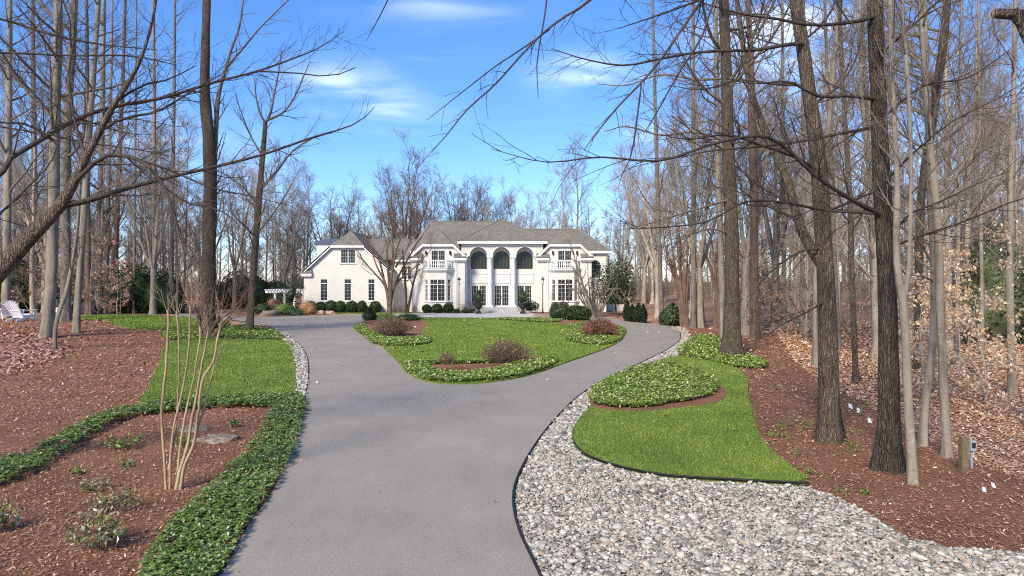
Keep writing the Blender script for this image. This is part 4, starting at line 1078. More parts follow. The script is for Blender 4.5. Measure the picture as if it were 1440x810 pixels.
plant_zone(38, lambda x, y: True, gen_px(380, 920, 103, 140), 'bare tree in the low wooded skyline behind the house', 'trees behind the house', [0, 1, 2, 3, 4, 5, 7], 3.2, srange=(.58, .80))
plant_zone(34, keep, gen_px(-60, 430, 64, 122), 'bare tree in the grey wood beyond the far lawn and garage', 'trees beyond the far lawn', [0, 1, 2, 3, 4, 5, 0, 2, 7], 2.8, srange=(.75, 1.05))
plant_zone(8, lambda x, y: x < -37 or y > 66, gen_px(-120, 110, 36, 64), 'grey bare tree in the wood edge behind the white chairs', 'trees behind the white chairs', [0, 1, 2, 3, 4, 5], 3.5, srange=(.8, 1.))
plant_zone(40, lambda x, y: keep(x, y) and (x > 17 or y > 96), gen_px(885, 1560, 52, 120), 'bare tree deep in the wood beyond the bend of the drive', 'trees of the deep wood', [0, 1, 2, 3, 4, 5, 7], 2.8, srange=(.8, 1.1))
plant_zone(9, lambda x, y: x > 15, gen_px(1080, 1560, 29, 52), 'bare tree standing in the fallen leaves of the near wood', 'trees in the fallen leaves', [0, 1, 2, 3, 4, 5], 3.2, srange=(.75, 1.))
plant_zone(24, lambda x, y: x > 16, gen_px(930, 1540, 34, 85), 'thin bare sapling in the understory of the leafy wood', 'understory saplings of the leafy wood', [9, 10, 11], 2.2, 'sapling', 'sapling', (.7, 1.2))
plant_zone(18, keep, gen_px(-40, 420, 66, 100), 'thin bare sapling in the understory beyond the far lawn', 'understory saplings beyond the lawn', [9, 10, 11], 2.2, 'sapling', 'sapling', (.7, 1.2))

plant_zone(26, lambda x, y: keep(x, y) and (x > 16 or y > 96), gen_px(900, 1540, 40, 110), 'slender pole tree crowded among the trunks of the leafy wood', 'pole trees of the leafy wood', [12, 13, 14], 1.8, srange=(.85, 1.2))
plant_zone(16, keep, gen_px(-60, 420, 62, 110), 'slender pole tree crowded among the trunks beyond the far lawn', 'pole trees beyond the far lawn', [12, 13, 14], 1.8, srange=(.85, 1.2))

# the far-off wood: one mass
def far_wood():
    W = Wood(); r_ = np.random.default_rng(5)
    for _ in range(290):
        y = r_.uniform(125, 215); x = r_.uniform(-.95, .95) * y
        H = r_.uniform(12, 17); z0 = float(gz(x, y)); s = r_.uniform(-.02, .02, 2)
        P = np.array([[x, y, z0 - .2], [x + s[0] * H, y, z0 + H * .5], [x + 2 * s[0] * H, y + s[1] * H, z0 + H]]); r = np.array([.24, .17, .04])
        W.add(P, r, 5)
        sprout(W, P, r, r_, 0, [dict(n=16, len=4., ang=45, seg=3, up=.12, wob=.12, k=3, rmin=.035, rr=.5), dict(n=6, len=1.9, ang=42, seg=2, up=.06, wob=.15, k=3, rmin=.022, rr=.6), dict(n=4, len=.9, ang=42, seg=2, up=.06, wob=.15, k=3, rmin=.018, rr=.6)], .22, 1.)
    for _ in range(620):
        y = r_.uniform(104, 200); x = r_.uniform(-.95, .95) * y; z0 = float(gz(x, y)); b = np.array([x, y, z0]); h = r_.uniform(2., 5.5)
        for _k in range(16):
            a = r_.uniform(0, 6.28); o = r_.uniform(.2, .75) * h; c = np.array([math.cos(a) * o, math.sin(a) * o * .6, h * r_.uniform(.6, 1.1)])
            P = np.array([b + c * [.05, .05, 0], b + c * [.4, .4, .6], b + c]); r = np.array([.035, .028, .014]); W.add(P, r, 3)
            sprout(W, P, r, r_, 0, [dict(n=5, len=h * .4, ang=40, seg=2, up=.05, wob=.15, k=3, rmin=.02, rr=.7)], .2, 1.)
    return W.mesh('far_wood')
tag(link('far_wood', far_wood(), M['twig_forest']), 'far off leafless wood closing the view beyond every tree', 'wood', None, 'stuff')

# ---- the near trees, each from its own outline
def wpath(pts, d, base=None, dd=0., n=None, step=.35, ws=1.):
    """photo pixels with trunk width -> world path (x,y,z,r); depth runs from d to d+dd"""
    k = len(pts); A = []
    for i, (px, py, w) in enumerate(pts):
        di = d + dd * i / max(k - 1, 1)
        p = up(px, py, di); A.append([*p, w / 2 / FPX * di * ws])
    A = np.array(A)
    if base is not None: A[0, :3] = base
    return crom(A, step=step)
def sprig(base_len, near=True, dens=1., up_=.05, wob=.08, ang=40, rmin=.004):
    b = base_len * 1.35
    return [dict(n=2.7 * dens, len=b, ang=ang, seg=7, up=up_, wob=wob, k=4, rmin=rmin * 1.5, rr=.42),
            dict(n=2.7 * dens, len=b * .5, ang=36, seg=4, up=up_, wob=wob, k=3, rmin=rmin, rr=.6),
            dict(n=3.4 * dens, len=b * .27, ang=36, seg=3, up=up_, wob=wob, k=3, rmin=rmin * .7, rr=.7)]
def hero(name, label, cat, trunk, limbs=(), bark_='bark_grey', twig='twig_grey', forks=(), auto=None, d=None, limb_twigs=1.6, dens=1., group=None, rmin=.004, flare=1.15, lump=.06, up_=.05):
    b = gd(*trunk[0][:2]) if d is None else np.array([(trunk[0][0] - 720) / FPX * d, d, float(gz((trunk[0][0] - 720) / FPX * d, d))])
    d = b[1]
    b = b - np.array([0, 0, .2])
    t = thing(name, label, cat, b + np.array([0, 0, .2]), group)
    T = wpath(trunk, d, b, ws=.82)
    stems = [(T[:, :3], T[:, 3])]
    for f in forks:
        S = wpath(f['pts'], d, None, f.get('dd', .6), ws=.85); stems.append((S[:, :3], S[:, 3]))
    link('trunk', trunk_mesh('trunk', stems, tr, 16, lump, flare), M[bark_], t)
    W = Wood()
    for lb in limbs:
        pts = lb['pts']; P = wpath(pts, d, None, lb.get('dd', -1.), step=lb.get('step', .3), ws=.74)
        W.add(P[:, :3], P[:, 3], 7)
        sprout(W, P[:, :3], P[:, 3], tr, 0, sprig(lb.get('tw', limb_twigs), dens=lb.get('dens', dens), rmin=rmin, up_=lb.get('up', up_)), lb.get('t0', .12), 1.)
    if auto:
        for P, r in stems[(1 if auto.get('forks_only') else 0):]:
            z0 = auto['z0']; sel = P[:, 2] > z0
            if sel.sum() < 3: continue
            Q, rq = P[sel], r[sel]
            pr = [dict(n=int(auto['n'] * 1.2), len=auto['len'] * 1.1, ang=auto.get('ang', 55), seg=8, up=auto.get('up', .06), wob=.11, k=5, rmin=.012, rr=auto.get('rr', .38))] + sprig(auto['len'] * .45, dens=dens * 1.15, rmin=rmin, up_=up_)
            sprout(W, Q, rq, tr, 0, pr, 0., 1.)
    if W.g: link('branches', W.mesh('branches'), M[twig], t)
    free(b[0], b[1], 1)
    return t
# --- beside the far lawn and the leaf drift
hero('beech_tree', 'stout pale beech with a split in its bark, rising from the pink leaf drift', 'beech tree', [(66, 476, 25), (68, 450, 19), (72, 400, 17.5), (75, 300, 17), (77, 200, 16), (80, 100, 14), (82, 0, 13), (84, -150, 10), (88, -330, 4)], bark_='bark_pale', twig='twig_grey',
     auto=dict(n=22, z0=9, len=5.), dens=.7)
hero('bare_tree', 'slim straight pale tree just past the split beech', 'bare tree', [(107, 468, 13), (109, 430, 11), (114, 360, 10.5), (121, 260, 10), (128, 150, 9), (136, 40, 8), (146, -120, 5), (150, -220, 2)], bark_='bark_pale', auto=dict(n=20, z0=8, len=4.), dens=.6)
hero('bare_tree', 'thin crooked sapling curving up close in front of the split beech', 'bare tree', [(77, 492, 7), (78, 462, 6.5), (84, 436, 7), (93, 412, 6.5), (100, 380, 6), (108, 330, 5), (112, 270, 4), (120, 200, 3), (126, 150, 1.5)], bark_='bark_pale', auto=dict(n=14, z0=3.6, len=2.2), dens=.8)
hero('bare_tree', 'thick mottled trunk behind the split beech beside the white chairs', 'bare tree', [(91, 453, 23), (92, 440, 17), (93, 380, 16), (92, 280, 15), (96, 160, 13), (103, 40, 11), (110, -120, 7), (114, -250, 2)], bark_='bark_grey', auto=dict(n=20, z0=11, len=5.), dens=.6)
for px, py, w, top, bk, lb in ((8, 447, 14, 14, 'bark_pale', 'pale trunk at the back of the white chairs by the frame edge'), (51, 441, 11, 46, 'bark_grey', 'grey trunk directly behind the two white chairs'),
                          (124, 443, 10, 122, 'bark_red', 'reddish trunk beside the covered grill'), (138, 441.5, 12, 146, 'bark_pale', 'spotted pale trunk at the edge of the far lawn'),
                          (148, 441.3, 7, 158, 'bark_pale', 'slender twin standing against the spotted pale trunk'), (158, 441.3, 9, 176, 'bark_red', 'leaning brown trunk at the edge of the far lawn'),
                          (188, 441.3, 4.5, 192, 'bark_pale', 'thin pole like tree in front of the far hollies'), (218, 441.2, 9, 216, 'bark_pale', 'straight pale trunk before the far holly mass'),
                          (240, 441.2, 8, 246, 'bark_grey', 'straight grey trunk between far hollies and the big tulip tree')):
    hero('bare_tree', lb, 'bare tree', [(px, py, w), (px + (top - px) * .2, 380, w * .9), (px + (top - px) * .5, 250, w * .8), (px + (top - px) * .8, 120, w * .65), (top, 0, w * .5), (top + 2, -100, w * .2)], bark_=bk, auto=dict(n=16, z0=9, len=4.5), dens=.5, rmin=.008)
hero('tulip_tree', 'very tall straight tulip tree trunk soaring out of the shrub bed near the drive', 'tulip tree', [(291, 461, 30), (292, 440, 24), (293, 400, 23), (295, 300, 22.5), (294, 200, 20), (288, 130, 17), (289, 60, 14), (291, 0, 13), (292, -120, 10), (294, -330, 4)], bark_='bark_brown', twig='twig_grey',
     auto=dict(n=18, z0=23, len=6.), dens=.5, limbs=[dict(pts=[(297, 330, 8), (301, 250, 9), (304, 180, 8.5), (308, 130, 8), (318, 95, 6), (325, 70, 5), (336, 40, 4), (342, 0, 3)], dd=1.2, tw=1.9), dict(pts=[(318, 95, 4), (340, 70, 4), (365, 40, 3), (390, 15, 2.5), (406, 0, 2)], dd=-2, tw=1.8)])
hero('bare_tree', 'slim tree leaning toward the house at the bend of the pebble band', 'bare tree', [(350, 466, 15), (352, 450, 12), (355, 400, 11.5), (360, 330, 11), (366, 260, 10), (371, 200, 8), (373, 172, 7)], bark_='bark_brown', twig='twig_grey',
     limbs=[dict(pts=[(372, 176, 5), (380, 160, 4.5), (386, 130, 3.5), (392, 100, 2.6), (396, 70, 1.6)], dd=.5), dict(pts=[(373, 172, 4), (366, 160, 3.6), (360, 135, 2.8), (358, 110, 1.6)], dd=-.6), dict(pts=[(374, 170, 5), (398, 158, 4), (412, 140, 3.2), (426, 110, 2.2), (434, 90, 1.4)], dd=.8),
            dict(pts=[(366, 265, 5), (390, 240, 4), (410, 214, 3.2), (436, 196, 2.2), (455, 190, 1.3)], dd=1.), dict(pts=[(364, 290, 4), (340, 262, 3), (318, 246, 2.2), (296, 236, 1.4)], dd=-1.), dict(pts=[(369, 220, 4), (352, 190, 3), (340, 160, 2.2), (330, 130, 1.2)], dd=1.2), dict(pts=[(360, 330, 4), (384, 300, 3), (404, 270, 2.2), (420, 240, 1.2)], dd=-1.)],
     limb_twigs=1.7, auto=dict(n=9, z0=5, len=2.6))
# --- leaning beech arching over the scene from outside the frame
hero('leaning_tree', 'leaning grey tree arching its long limbs over the mulch beds', 'bare tree', [(-190, 700, 48), (-130, 560, 44), (-60, 440, 38), (0, 379, 32), (30, 346, 27), (59, 316, 24), (84, 291, 20), (104, 257, 15), (121, 222, 13), (141, 183, 11), (163, 143, 9), (188, 104, 7), (206, 60, 5), (218, 10, 4), (226, -40, 2)], d=12.2, bark_='bark_brown', twig='twig_dark', limb_twigs=.95, dens=1.5, rmin=.0032, up_=.02,
     limbs=[dict(pts=[(88, 289, 13), (128, 281, 11), (163, 269, 9.5), (207, 257, 8), (247, 247, 7), (300, 235, 6), (370, 217, 5), (440, 193, 4), (481, 181, 3), (507, 170, 2.2), (527, 150, 1.2)], dd=1.5, dens=.9),
            dict(pts=[(-40, 268, 11), (0, 247, 10), (15, 222, 9.5), (49, 202, 9), (79, 183, 8.5), (118, 163, 8), (168, 148, 7), (227, 138, 6), (300, 116, 5), (362, 100, 4), (418, 80, 3), (447, 68, 2), (484, 44, 1.2)], dd=2.2),
            dict(pts=[(362, 100, 3.2), (420, 103, 2.6), (466, 107, 2.2), (500, 95, 1.6)], dd=.6, dens=.8),
            dict(pts=[(104, 257, 9), (126, 236, 8), (148, 219, 7.5), (188, 222, 7), (212, 237, 6.5), (237, 277, 5.5), (257, 341, 4), (268, 362, 3), (281, 378, 1.6)], dd=-1.2, up=-.03),
            dict(pts=[(-30, 74, 4), (0, 74, 4), (99, 78, 3.6), (188, 79, 3), (250, 92, 1.6)], dd=1.), dict(pts=[(-40, 170, 3.4), (0, 178, 3.2), (74, 190, 3), (123, 201, 2.6), (180, 208, 2), (250, 222, 1.2)], dd=1.),
            dict(pts=[(135, 196, 6), (150, 178, 5.5), (180, 165, 5), (220, 157, 4.4), (270, 128, 3), (310, 104, 1.6)], dd=1.4), dict(pts=[(121, 222, 6), (108, 180, 5), (100, 140, 4), (98, 90, 3), (110, 40, 1.6)], dd=.8),
            dict(pts=[(-40, 20, 5), (0, 26, 4.6), (70, 48, 4), (140, 62, 3), (220, 70, 1.6)], dd=1.), dict(pts=[(-40, 330, 5), (0, 300, 4.4), (40, 262, 3.6), (70, 230, 2.6), (86, 190, 1.4)], dd=1.6), dict(pts=[(163, 143, 5), (200, 120, 4), (236, 112, 3), (276, 92, 1.6)], dd=.6),
            dict(pts=[(230, 262, 4.5), (262, 285, 4), (300, 292, 3), (330, 310, 2), (345, 330, 1.2)], dd=-.5, up=-.02), dict(pts=[(188, 222, 4), (240, 240, 3.6), (300, 265, 3), (350, 275, 2.2), (410, 290, 1.2)], dd=.8)])
# --- the row of tall trees beside the curved lawn
hero('oak_tree', 'stout straight grey tree in the light green ground cover by the pebble curve', 'bare tree', [(1030, 502, 40), (1030, 480, 29), (1030, 440, 26), (1029, 360, 24), (1027, 280, 22), (1024, 190, 20), (1021, 100, 18), (1018, 0, 16), (1014, -140, 11), (1010, -300, 4)], bark_='bark_brown', twig='twig_grey',
     auto=dict(n=22, z0=9, len=5., ang=70), dens=.75, limb_twigs=1.9, limbs=[dict(pts=[(1028, 280, 5), (1000, 288, 4.6), (960, 300, 4), (920, 312, 3), (880, 322, 1.6)], dd=-2.5), dict(pts=[(1030, 330, 4), (1000, 322, 3.6), (968, 330, 3), (940, 338, 1.6)], dd=-2), dict(pts=[(1024, 200, 5), (980, 186, 4.4), (930, 190, 3.6), (880, 178, 2.6), (850, 185, 1.4)], dd=-2), dict(pts=[(1021, 110, 5), (980, 112, 4.4), (930, 105, 3.6), (880, 120, 2.6), (840, 118, 1.4)], dd=2)])
hero('bare_tree', 'pale slim trunk tucked close behind the stout grey tree', 'bare tree', [(1017, 480, 12), (1016, 450, 10.5), (1014, 360, 10), (1010, 250, 9), (1008, 120, 8), (1006, 0, 7), (1004, -120, 3)], bark_='bark_pale', auto=dict(n=20, z0=6, len=4., ang=65), dens=.7)
hero('bare_tree', 'reddish brown trunk standing in bare mulch past the stout grey tree', 'bare tree', [(1061, 477, 21), (1061, 460, 15.5), (1061, 400, 14), (1060, 300, 13), (1058, 200, 12), (1056, 90, 10), (1052, 0, 9), (1046, -160, 5), (1043, -220, 2)], bark_='bark_red', twig='twig_grey', auto=dict(n=20, z0=9, len=4.5), dens=.7)
hero('tall_tree', 'tall brown trunk rising from the mulch with a pale limb forking off toward the drive', 'bare tree', [(1165, 622, 52), (1166, 590, 36), (1165, 540, 32), (1164, 470, 31), (1162, 400, 29), (1158, 330, 27), (1153, 250, 26), (1146, 190, 25), (1136, 120, 23), (1126, 50, 21), (1119, 0, 20), (1105, -120, 14), (1092, -260, 6)], bark_='bark_brown', twig='twig_dark', limb_twigs=1.05, dens=1.25, rmin=.0038, up_=.02,
     forks=[dict(pts=[(1156, 372, 16), (1138, 345, 17), (1121, 308, 15), (1110, 262, 14), (1092, 220, 13), (1070, 170, 11), (1052, 110, 9), (1044, 60, 8), (1036, 0, 6), (1030, -60, 3)], dd=2.5)],
     limbs=[dict(pts=[(1136, 62, 8), (1114, 62, 7.5), (1059, 71, 6.5), (1040, 71, 6), (980, 74, 5), (928, 83, 4.4), (876, 92, 3.6), (814, 81, 2.4), (775, 68, 1.2)], dd=-2.5), dict(pts=[(1150, 240, 8), (1120, 222, 6), (1076, 206, 5), (1020, 190, 4), (970, 196, 2.6), (930, 190, 1.3)], dd=-3),
            dict(pts=[(1130, 120, 6), (1085, 118, 5), (1040, 112, 4), (990, 126, 3), (940, 120, 1.4)], dd=2), dict(pts=[(1156, 300, 5), (1190, 286, 4.4), (1230, 270, 3.4), (1268, 262, 1.6)], dd=-1.), dict(pts=[(1140, 150, 5), (1180, 120, 4), (1205, 80, 3), (1215, 30, 1.8)], dd=1.), dict(pts=[(1160, 350, 4.4), (1130, 352, 4), (1096, 372, 3), (1066, 402, 2), (1050, 430, 1.2)], dd=-.8, up=-.01), dict(pts=[(1164, 420, 4), (1140, 436, 3.4), (1108, 452, 2.4), (1080, 470, 1.2)], dd=-1., up=-.01),
            dict(pts=[(1127, 60, 5), (1160, 30, 4), (1180, -10, 3)], dd=.6), dict(pts=[(1112, -60, 8), (1060, -20, 6), (1000, -5, 5), (930, 20, 3.4), (870, 40, 1.6)], dd=-3), dict(pts=[(1121, 308, 5), (1080, 290, 4), (1040, 270, 3), (1000, 262, 1.6)], dd=1.5)])
hero('tall_tree', 'heaviest dark trunk with flared roots standing beside the slender grey beech', 'bare tree', [(1247, 662, 58), (1249, 625, 38), (1250, 560, 33), (1249, 480, 31), (1247, 400, 30), (1243, 320, 28), (1239, 250, 27), (1236, 150, 26), (1233, 60, 25), (1231, 0, 24), (1226, -150, 17), (1220, -330, 6)], bark_='bark_dark', twig='twig_dark', limb_twigs=1., dens=1.3, rmin=.0036, up_=.02,
     limbs=[dict(pts=[(1234, 22, 8), (1200, 31, 7), (1138, 35, 6), (1090, 26, 5), (1055, 22, 4), (1000, 8, 2.4), (960, -6, 1.4)], dd=-2), dict(pts=[(1238, 140, 8), (1194, 135, 6.5), (1149, 135, 5.5), (1110, 115, 4), (1060, 118, 2.6), (1020, 110, 1.4)], dd=-1.5),
            dict(pts=[(1240, 176, 8), (1225, 180, 7), (1180, 188, 6), (1138, 197, 5), (1062, 207, 4), (1000, 212, 3), (950, 222, 1.5)], dd=1.6),
            dict(pts=[(1246, 304, 10), (1218, 292, 9), (1190, 276, 8), (1149, 249, 7.5), (1104, 207, 7), (1076, 192, 6.5), (1040, 194, 6), (997, 204, 5.5), (928, 226, 4.6), (842, 221, 3.4), (766, 228, 2.2), (690, 209, 1.1)], dd=-3.2, dens=1.1),
            dict(pts=[(1247, 302, 7), (1200, 298, 6), (1160, 296, 5.5), (1113, 285, 5), (1077, 267, 4.4), (1055, 250, 3.6), (1030, 230, 1.8)], dd=1.2), dict(pts=[(1160, 296, 5), (1110, 286, 4.6), (1063, 282, 4.4), (1040, 287, 4), (993, 312, 3.2), (927, 320, 2.4), (880, 322, 1.2)], dd=-1.6),
            dict(pts=[(1246, 340, 5), (1280, 300, 4.4), (1320, 285, 3.4), (1366, 262, 2.2), (1420, 240, 1.2)], dd=-1.), dict(pts=[(1246, 350, 5), (1300, 330, 4.4), (1360, 310, 3.4), (1420, 285, 2.2), (1470, 270, 1.2)], dd=-2.5), dict(pts=[(1240, 260, 5), (1290, 210, 4), (1340, 170, 3), (1400, 140, 2), (1450, 110, 1.2)], dd=-1.5), dict(pts=[(1236, 170, 5), (1300, 120, 4), (1360, 110, 3), (1420, 70, 1.6)], dd=1.), dict(pts=[(1234, 80, 5), (1290, 30, 4), (1340, -20, 3)], dd=-1.)])
hero('young_beech', 'slender grey beech forking beside the heaviest dark trunk', 'beech tree', [(1284, 682, 20), (1282, 640, 15.5), (1278, 580, 14.5), (1276, 520, 14), (1273, 460, 14), (1270, 420, 13.5), (1268, 400, 13)], bark_='bark_pale', twig='twig_grey', limb_twigs=.9, dens=1.2, rmin=.0034, flare=1.25,
     forks=[dict(pts=[(1270, 425, 12), (1262, 380, 11.5), (1260, 330, 10.5), (1262, 260, 9), (1258, 180, 8), (1254, 90, 7), (1252, 0, 6), (1250, -80, 3)], dd=.5), dict(pts=[(1271, 425, 8), (1278, 380, 7.5), (1280, 320, 6.5), (1281, 240, 6), (1278, 140, 5.5), (1272, 50, 5), (1268, -40, 3)], dd=-.5)], auto=dict(n=10, z0=4.4, len=1.7, ang=50, forks_only=True))
hero('young_beech', 'curving grey beech leaning away just behind the slender forked beech', 'beech tree', [(1298, 628, 18), (1299, 600, 14), (1303, 560, 13), (1310, 500, 12), (1313, 440, 11), (1312, 360, 10), (1308, 280, 10), (1306, 180, 9), (1302, 80, 8), (1300, 0, 7), (1297, -100, 3)], bark_='bark_pale', twig='twig_grey', limb_twigs=1., dens=1.1, flare=1.3, auto=dict(n=16, z0=3.2, len=2.3, ang=55))
hero('young_beech', 'straight pale beech nearest to the short wooden post', 'beech tree', [(1333, 644, 19), (1331, 615, 15), (1327, 560, 14), (1325, 500, 13.5), (1322, 440, 13.5), (1321, 380, 13), (1318, 300, 12), (1310, 220, 11), (1303, 140, 10), (1298, 60, 9), (1294, 0, 8), (1288, -100, 4)], bark_='bark_pale', twig='twig_grey', limb_twigs=1., dens=1.1, flare=1.3, auto=dict(n=18, z0=3.4, len=2.4, ang=55), limbs=[dict(pts=[(1321, 320, 6), (1336, 300, 5.5), (1352, 268, 5), (1372, 230, 4), (1390, 190, 3), (1404, 150, 1.6)], dd=.7)])
hero('bare_tree', 'dark slim trunk in the leaf litter between the two heavy trunks', 'bare tree', [(1204, 541, 13), (1203, 520, 10), (1201, 470, 9.5), (1198, 400, 9.5), (1196, 300, 9), (1190, 200, 8), (1184, 100, 7), (1180, 0, 6), (1175, -100, 2)], bark_='bark_brown', twig='twig_grey', auto=dict(n=18, z0=4.5, len=3., ang=60))
hero('bare_tree', 'pale trunk half hidden by the tall brown forked trunk', 'bare tree', [(1148, 516, 14), (1147, 490, 10), (1147, 420, 9.5), (1150, 320, 9), (1163, 200, 8), (1172, 100, 7), (1180, 0, 6), (1190, -120, 2)], bark_='bark_pale', twig='twig_grey', auto=dict(n=18, z0=6, len=3.4))
hero('bare_tree', 'lone pale trunk standing apart in the leaf litter near the frame edge', 'bare tree', [(1424, 556, 17), (1423, 530, 12.5), (1421, 450, 11.5), (1420, 360, 11), (1421, 300, 10), (1423, 200, 9), (1426, 100, 7), (1428, 0, 6), (1430, -80, 2)], bark_='bark_pale', twig='twig_grey', auto=dict(n=18, z0=3.4, len=2.6), limbs=[dict(pts=[(1421, 292, 6), (1432, 268, 5), (1446, 240, 4), (1462, 200, 2)], dd=.5)])
hero('ivy_tree', 'dark ivy stained trunk seen between the young beeches', 'bare tree', [(1291, 520, 17), (1291, 480, 13), (1292, 400, 13), (1294, 300, 13), (1300, 240, 13), (1310, 180, 14), (1318, 120, 14), (1326, 60, 13), (1332, 0, 12), (1340, -120, 5)], bark_='bark_dark', twig='twig_grey', auto=dict(n=18, z0=8, len=4.))
for px, py, w, tp, bk, lb in ((1103, 463, 8, 1100, 'bark_pale', 'pale pole trunk at the back edge of the mulch'), (1128, 470, 8, 1130, 'bark_grey', 'grey trunk between the reddish trunk and the forked tree'), (1232, 505, 9, 1213, 'bark_pale', 'pale trunk peeking out beside the heaviest dark trunk'),
                          (1180, 490, 8, 1160, 'bark_grey', 'grey trunk in thick leaf litter behind the dark slim trunk'), (1382, 500, 6, 1376, 'bark_pale', 'thin pale trunk before the broad evergreen'), (1345, 515, 7, 1352, 'bark_pale', 'thin leaning pale trunk among the clinging beech leaves'), (975, 462, 9, 975, 'bark_grey', 'grey trunk beside the red barked crape myrtle clump'),
                          (931, 456, 8, 918, 'bark_grey', 'slim trunk beyond the bend where the drive turns')):
    hero('bare_tree', lb, 'bare tree', [(px, py, w * 1.2), (px + (tp - px) * .15, py - 50, w), (px + (tp - px) * .5, 260, w * .85), (px + (tp - px) * .8, 120, w * .7), (tp, 0, w * .55), (tp, -100, w * .2)], bark_=bk, twig='twig_grey', auto=dict(n=16, z0=7, len=3.6), dens=.7)
# --- the tree standing just outside the frame whose boughs hang into the sky
oh = thing('overhanging_tree', 'tree outside the frame whose drooping bare boughs and sawn stub hang into the sky', 'bare tree', (6.9, 6.2, 0))
TP = crom(np.array([[6.9, 6.2, -.2, .30], [6.85, 6.2, 2, .27], [6.8, 6.3, 5, .25], [6.9, 6.4, 8, .22], [7., 6.6, 11, .17], [7.2, 6.9, 14, .08]]), step=.35)
link('trunk', trunk_mesh('trunk', [(TP[:, :3], TP[:, 3])], tr, 16), M['bark_dark'], oh)
W = Wood()
def bough(pts, d, dd, tw=.7, dens=1.2, root=None):
    P = wpath(pts, d, None, dd, step=.2)
    if root is not None: P = crom(np.vstack([np.array([*root, P[0, 3] * 2.2]), P]), step=.2)
    P[:, 3] *= .8
    W.add(P[:, :3], P[:, 3], 6); sprout(W, P[:, :3], P[:, 3], tr, 0, sprig(tw, dens=dens, rmin=.0022, up_=-.03), .25 if root is None else .45, 1.)
bough([(900, -90, 7), (828, 2, 5), (793, 24, 4.6), (762, 48, 4.2), (731, 80, 3.8), (697, 118, 3.4), (655, 156, 3), (628, 190, 2.2), (600, 221, 1)], 9., -.6, .45, .9, root=(6.9, 6.4, 9.5))
bough([(773, 41, 3), (738, 66, 3), (697, 93, 2.6), (652, 128, 2), (600, 169, 1)], 8.85, -.4, .45, .8)
bough([(769, -30, 3), (769, 0, 3), (762, 45, 2.8), (755, 90, 2.2), (757, 138, 1)], 8.9, .1, .3, .6)
bough([(1060, -110, 9), (1010, -40, 6), (987, 0, 5), (956, 45, 4.8), (932, 80, 4.4), (904, 114, 4), (870, 149, 3.4), (842, 183, 2.6), (821, 211, 1.2)], 8., -.4, .5, 1., root=(6.85, 6.35, 7.4))
bough([(1040, -70, 6), (1004, 0, 4.4), (987, 52, 4), (956, 100, 3.4), (925, 156, 2.6), (904, 190, 1.2)], 8.3, .2, .5, 1., root=(6.85, 6.35, 7.))
bough([(902, 118, 3), (894, 180, 3), (887, 221, 2.6), (873, 249, 1.2)], 7.85, .1, .35, .9)
bough([(560, -60, 3), (545, 0, 2.2), (530, 30, 1.8), (515, 58, .9)], 9.5, .1, .2, .5, root=(7., 6.7, 11.5))
bough([(1120, -60, 5), (1060, 60, 3.4), (1012, 160, 2.4), (985, 215, 1.2)], 8.4, .5, .5, .9, root=(6.85, 6.35, 6.6))
link('branches', W.mesh('branches'), M['twig_dark'], oh)
W = Wood(); sp = up(1398, 19, 6.)
SP = np.array([[6.8, 6.3, 5.2, .13], [5.6, 6.1, 5.55, .10], [4.75, 6.02, 5.85, .062], [4.5, 6., 5.93, .05], [*sp, .042]])
SP = crom(SP, step=.12); W.add(SP[:, :3], SP[:, 3], 9)
W.add(np.array([up(1424, 15, 6.), up(1436, 34, 5.98), up(1446, 60, 5.96)]), np.array([.05, .042, .035]), 8)
link('sawn_limb', W.mesh('sawn_limb'), M['bark_dark'], oh)
B = Box(); B.lathe([(.041, 0), (.041, .006)], (0, 0, 0), 10); sc_ = B.done('cut_face', M['bark_red'], oh)
q = Vector((sp[0] - SP[-2][0], sp[1] - SP[-2][1], sp[2] - SP[-2][2])).to_track_quat('Z', 'Y')
sc_.data.transform(Matrix.Translation(sp) @ q.to_matrix().to_4x4())

# --- marcescent beech leaves on young beeches, as understory trees of their own
def leafy_beech(name, label, px, py, H, n, seed, spread=.3, mat='beech_leaf', cat='beech sapling', ls=.085, d=None, bk='twig_pale', group=None):
    r_ = np.random.default_rng(seed); b = gd(px, py)
    t = thing(name, label, cat, b, group)
    z = np.linspace(-.1, H, 9); P = np.column_stack([b[0] + np.cumsum(r_.normal(0, .04, 9)), b[1] + np.cumsum(r_.normal(0, .04, 9)), b[2] + z]); r = np.linspace(.035, .006, 9)
    link('trunk', trunk_mesh('trunk', [(P, r)], r_, 8, .03, 1.2), M[bk], t)
    W = Wood(); tips = []
    sprout(W, P, r, r_, 0, [dict(n=n, len=H * spread, ang=75, seg=6, up=.02, wob=.10, k=4, rmin=.006, rr=.5, flat=.4), dict(n=6, len=H * spread * .4, ang=45, seg=4, up=.0, wob=.1, k=3, rmin=.004, flat=.4), dict(n=5, len=H * spread * .18, ang=45, seg=2, up=.0, wob=.1, k=3, rmin=.003)], .12, 1., tips=tips)
    link('branches', W.mesh('branches'), M[bk], t)
    C = np.array(tips); C = C[r_.random(len(C)) < (.62 if mat == 'beech_leaf' else .22)]; C = np.repeat(C, 3, 0) + r_.normal(0, .06, (len(C) * 3, 3))
    D = np.column_stack([r_.normal(0, .6, (len(C), 2)), r_.normal(-.7, .4, len(C))])
    V, Fq = leaf_quads(C, D, ls * max(1, b[1] / 18) * r_.uniform(.7, 1.2, len(C)), r_, .55)
    link('leaves', raw_mesh('leaves', V, Fq), M[mat], t)
    free(b[0], b[1], 1)
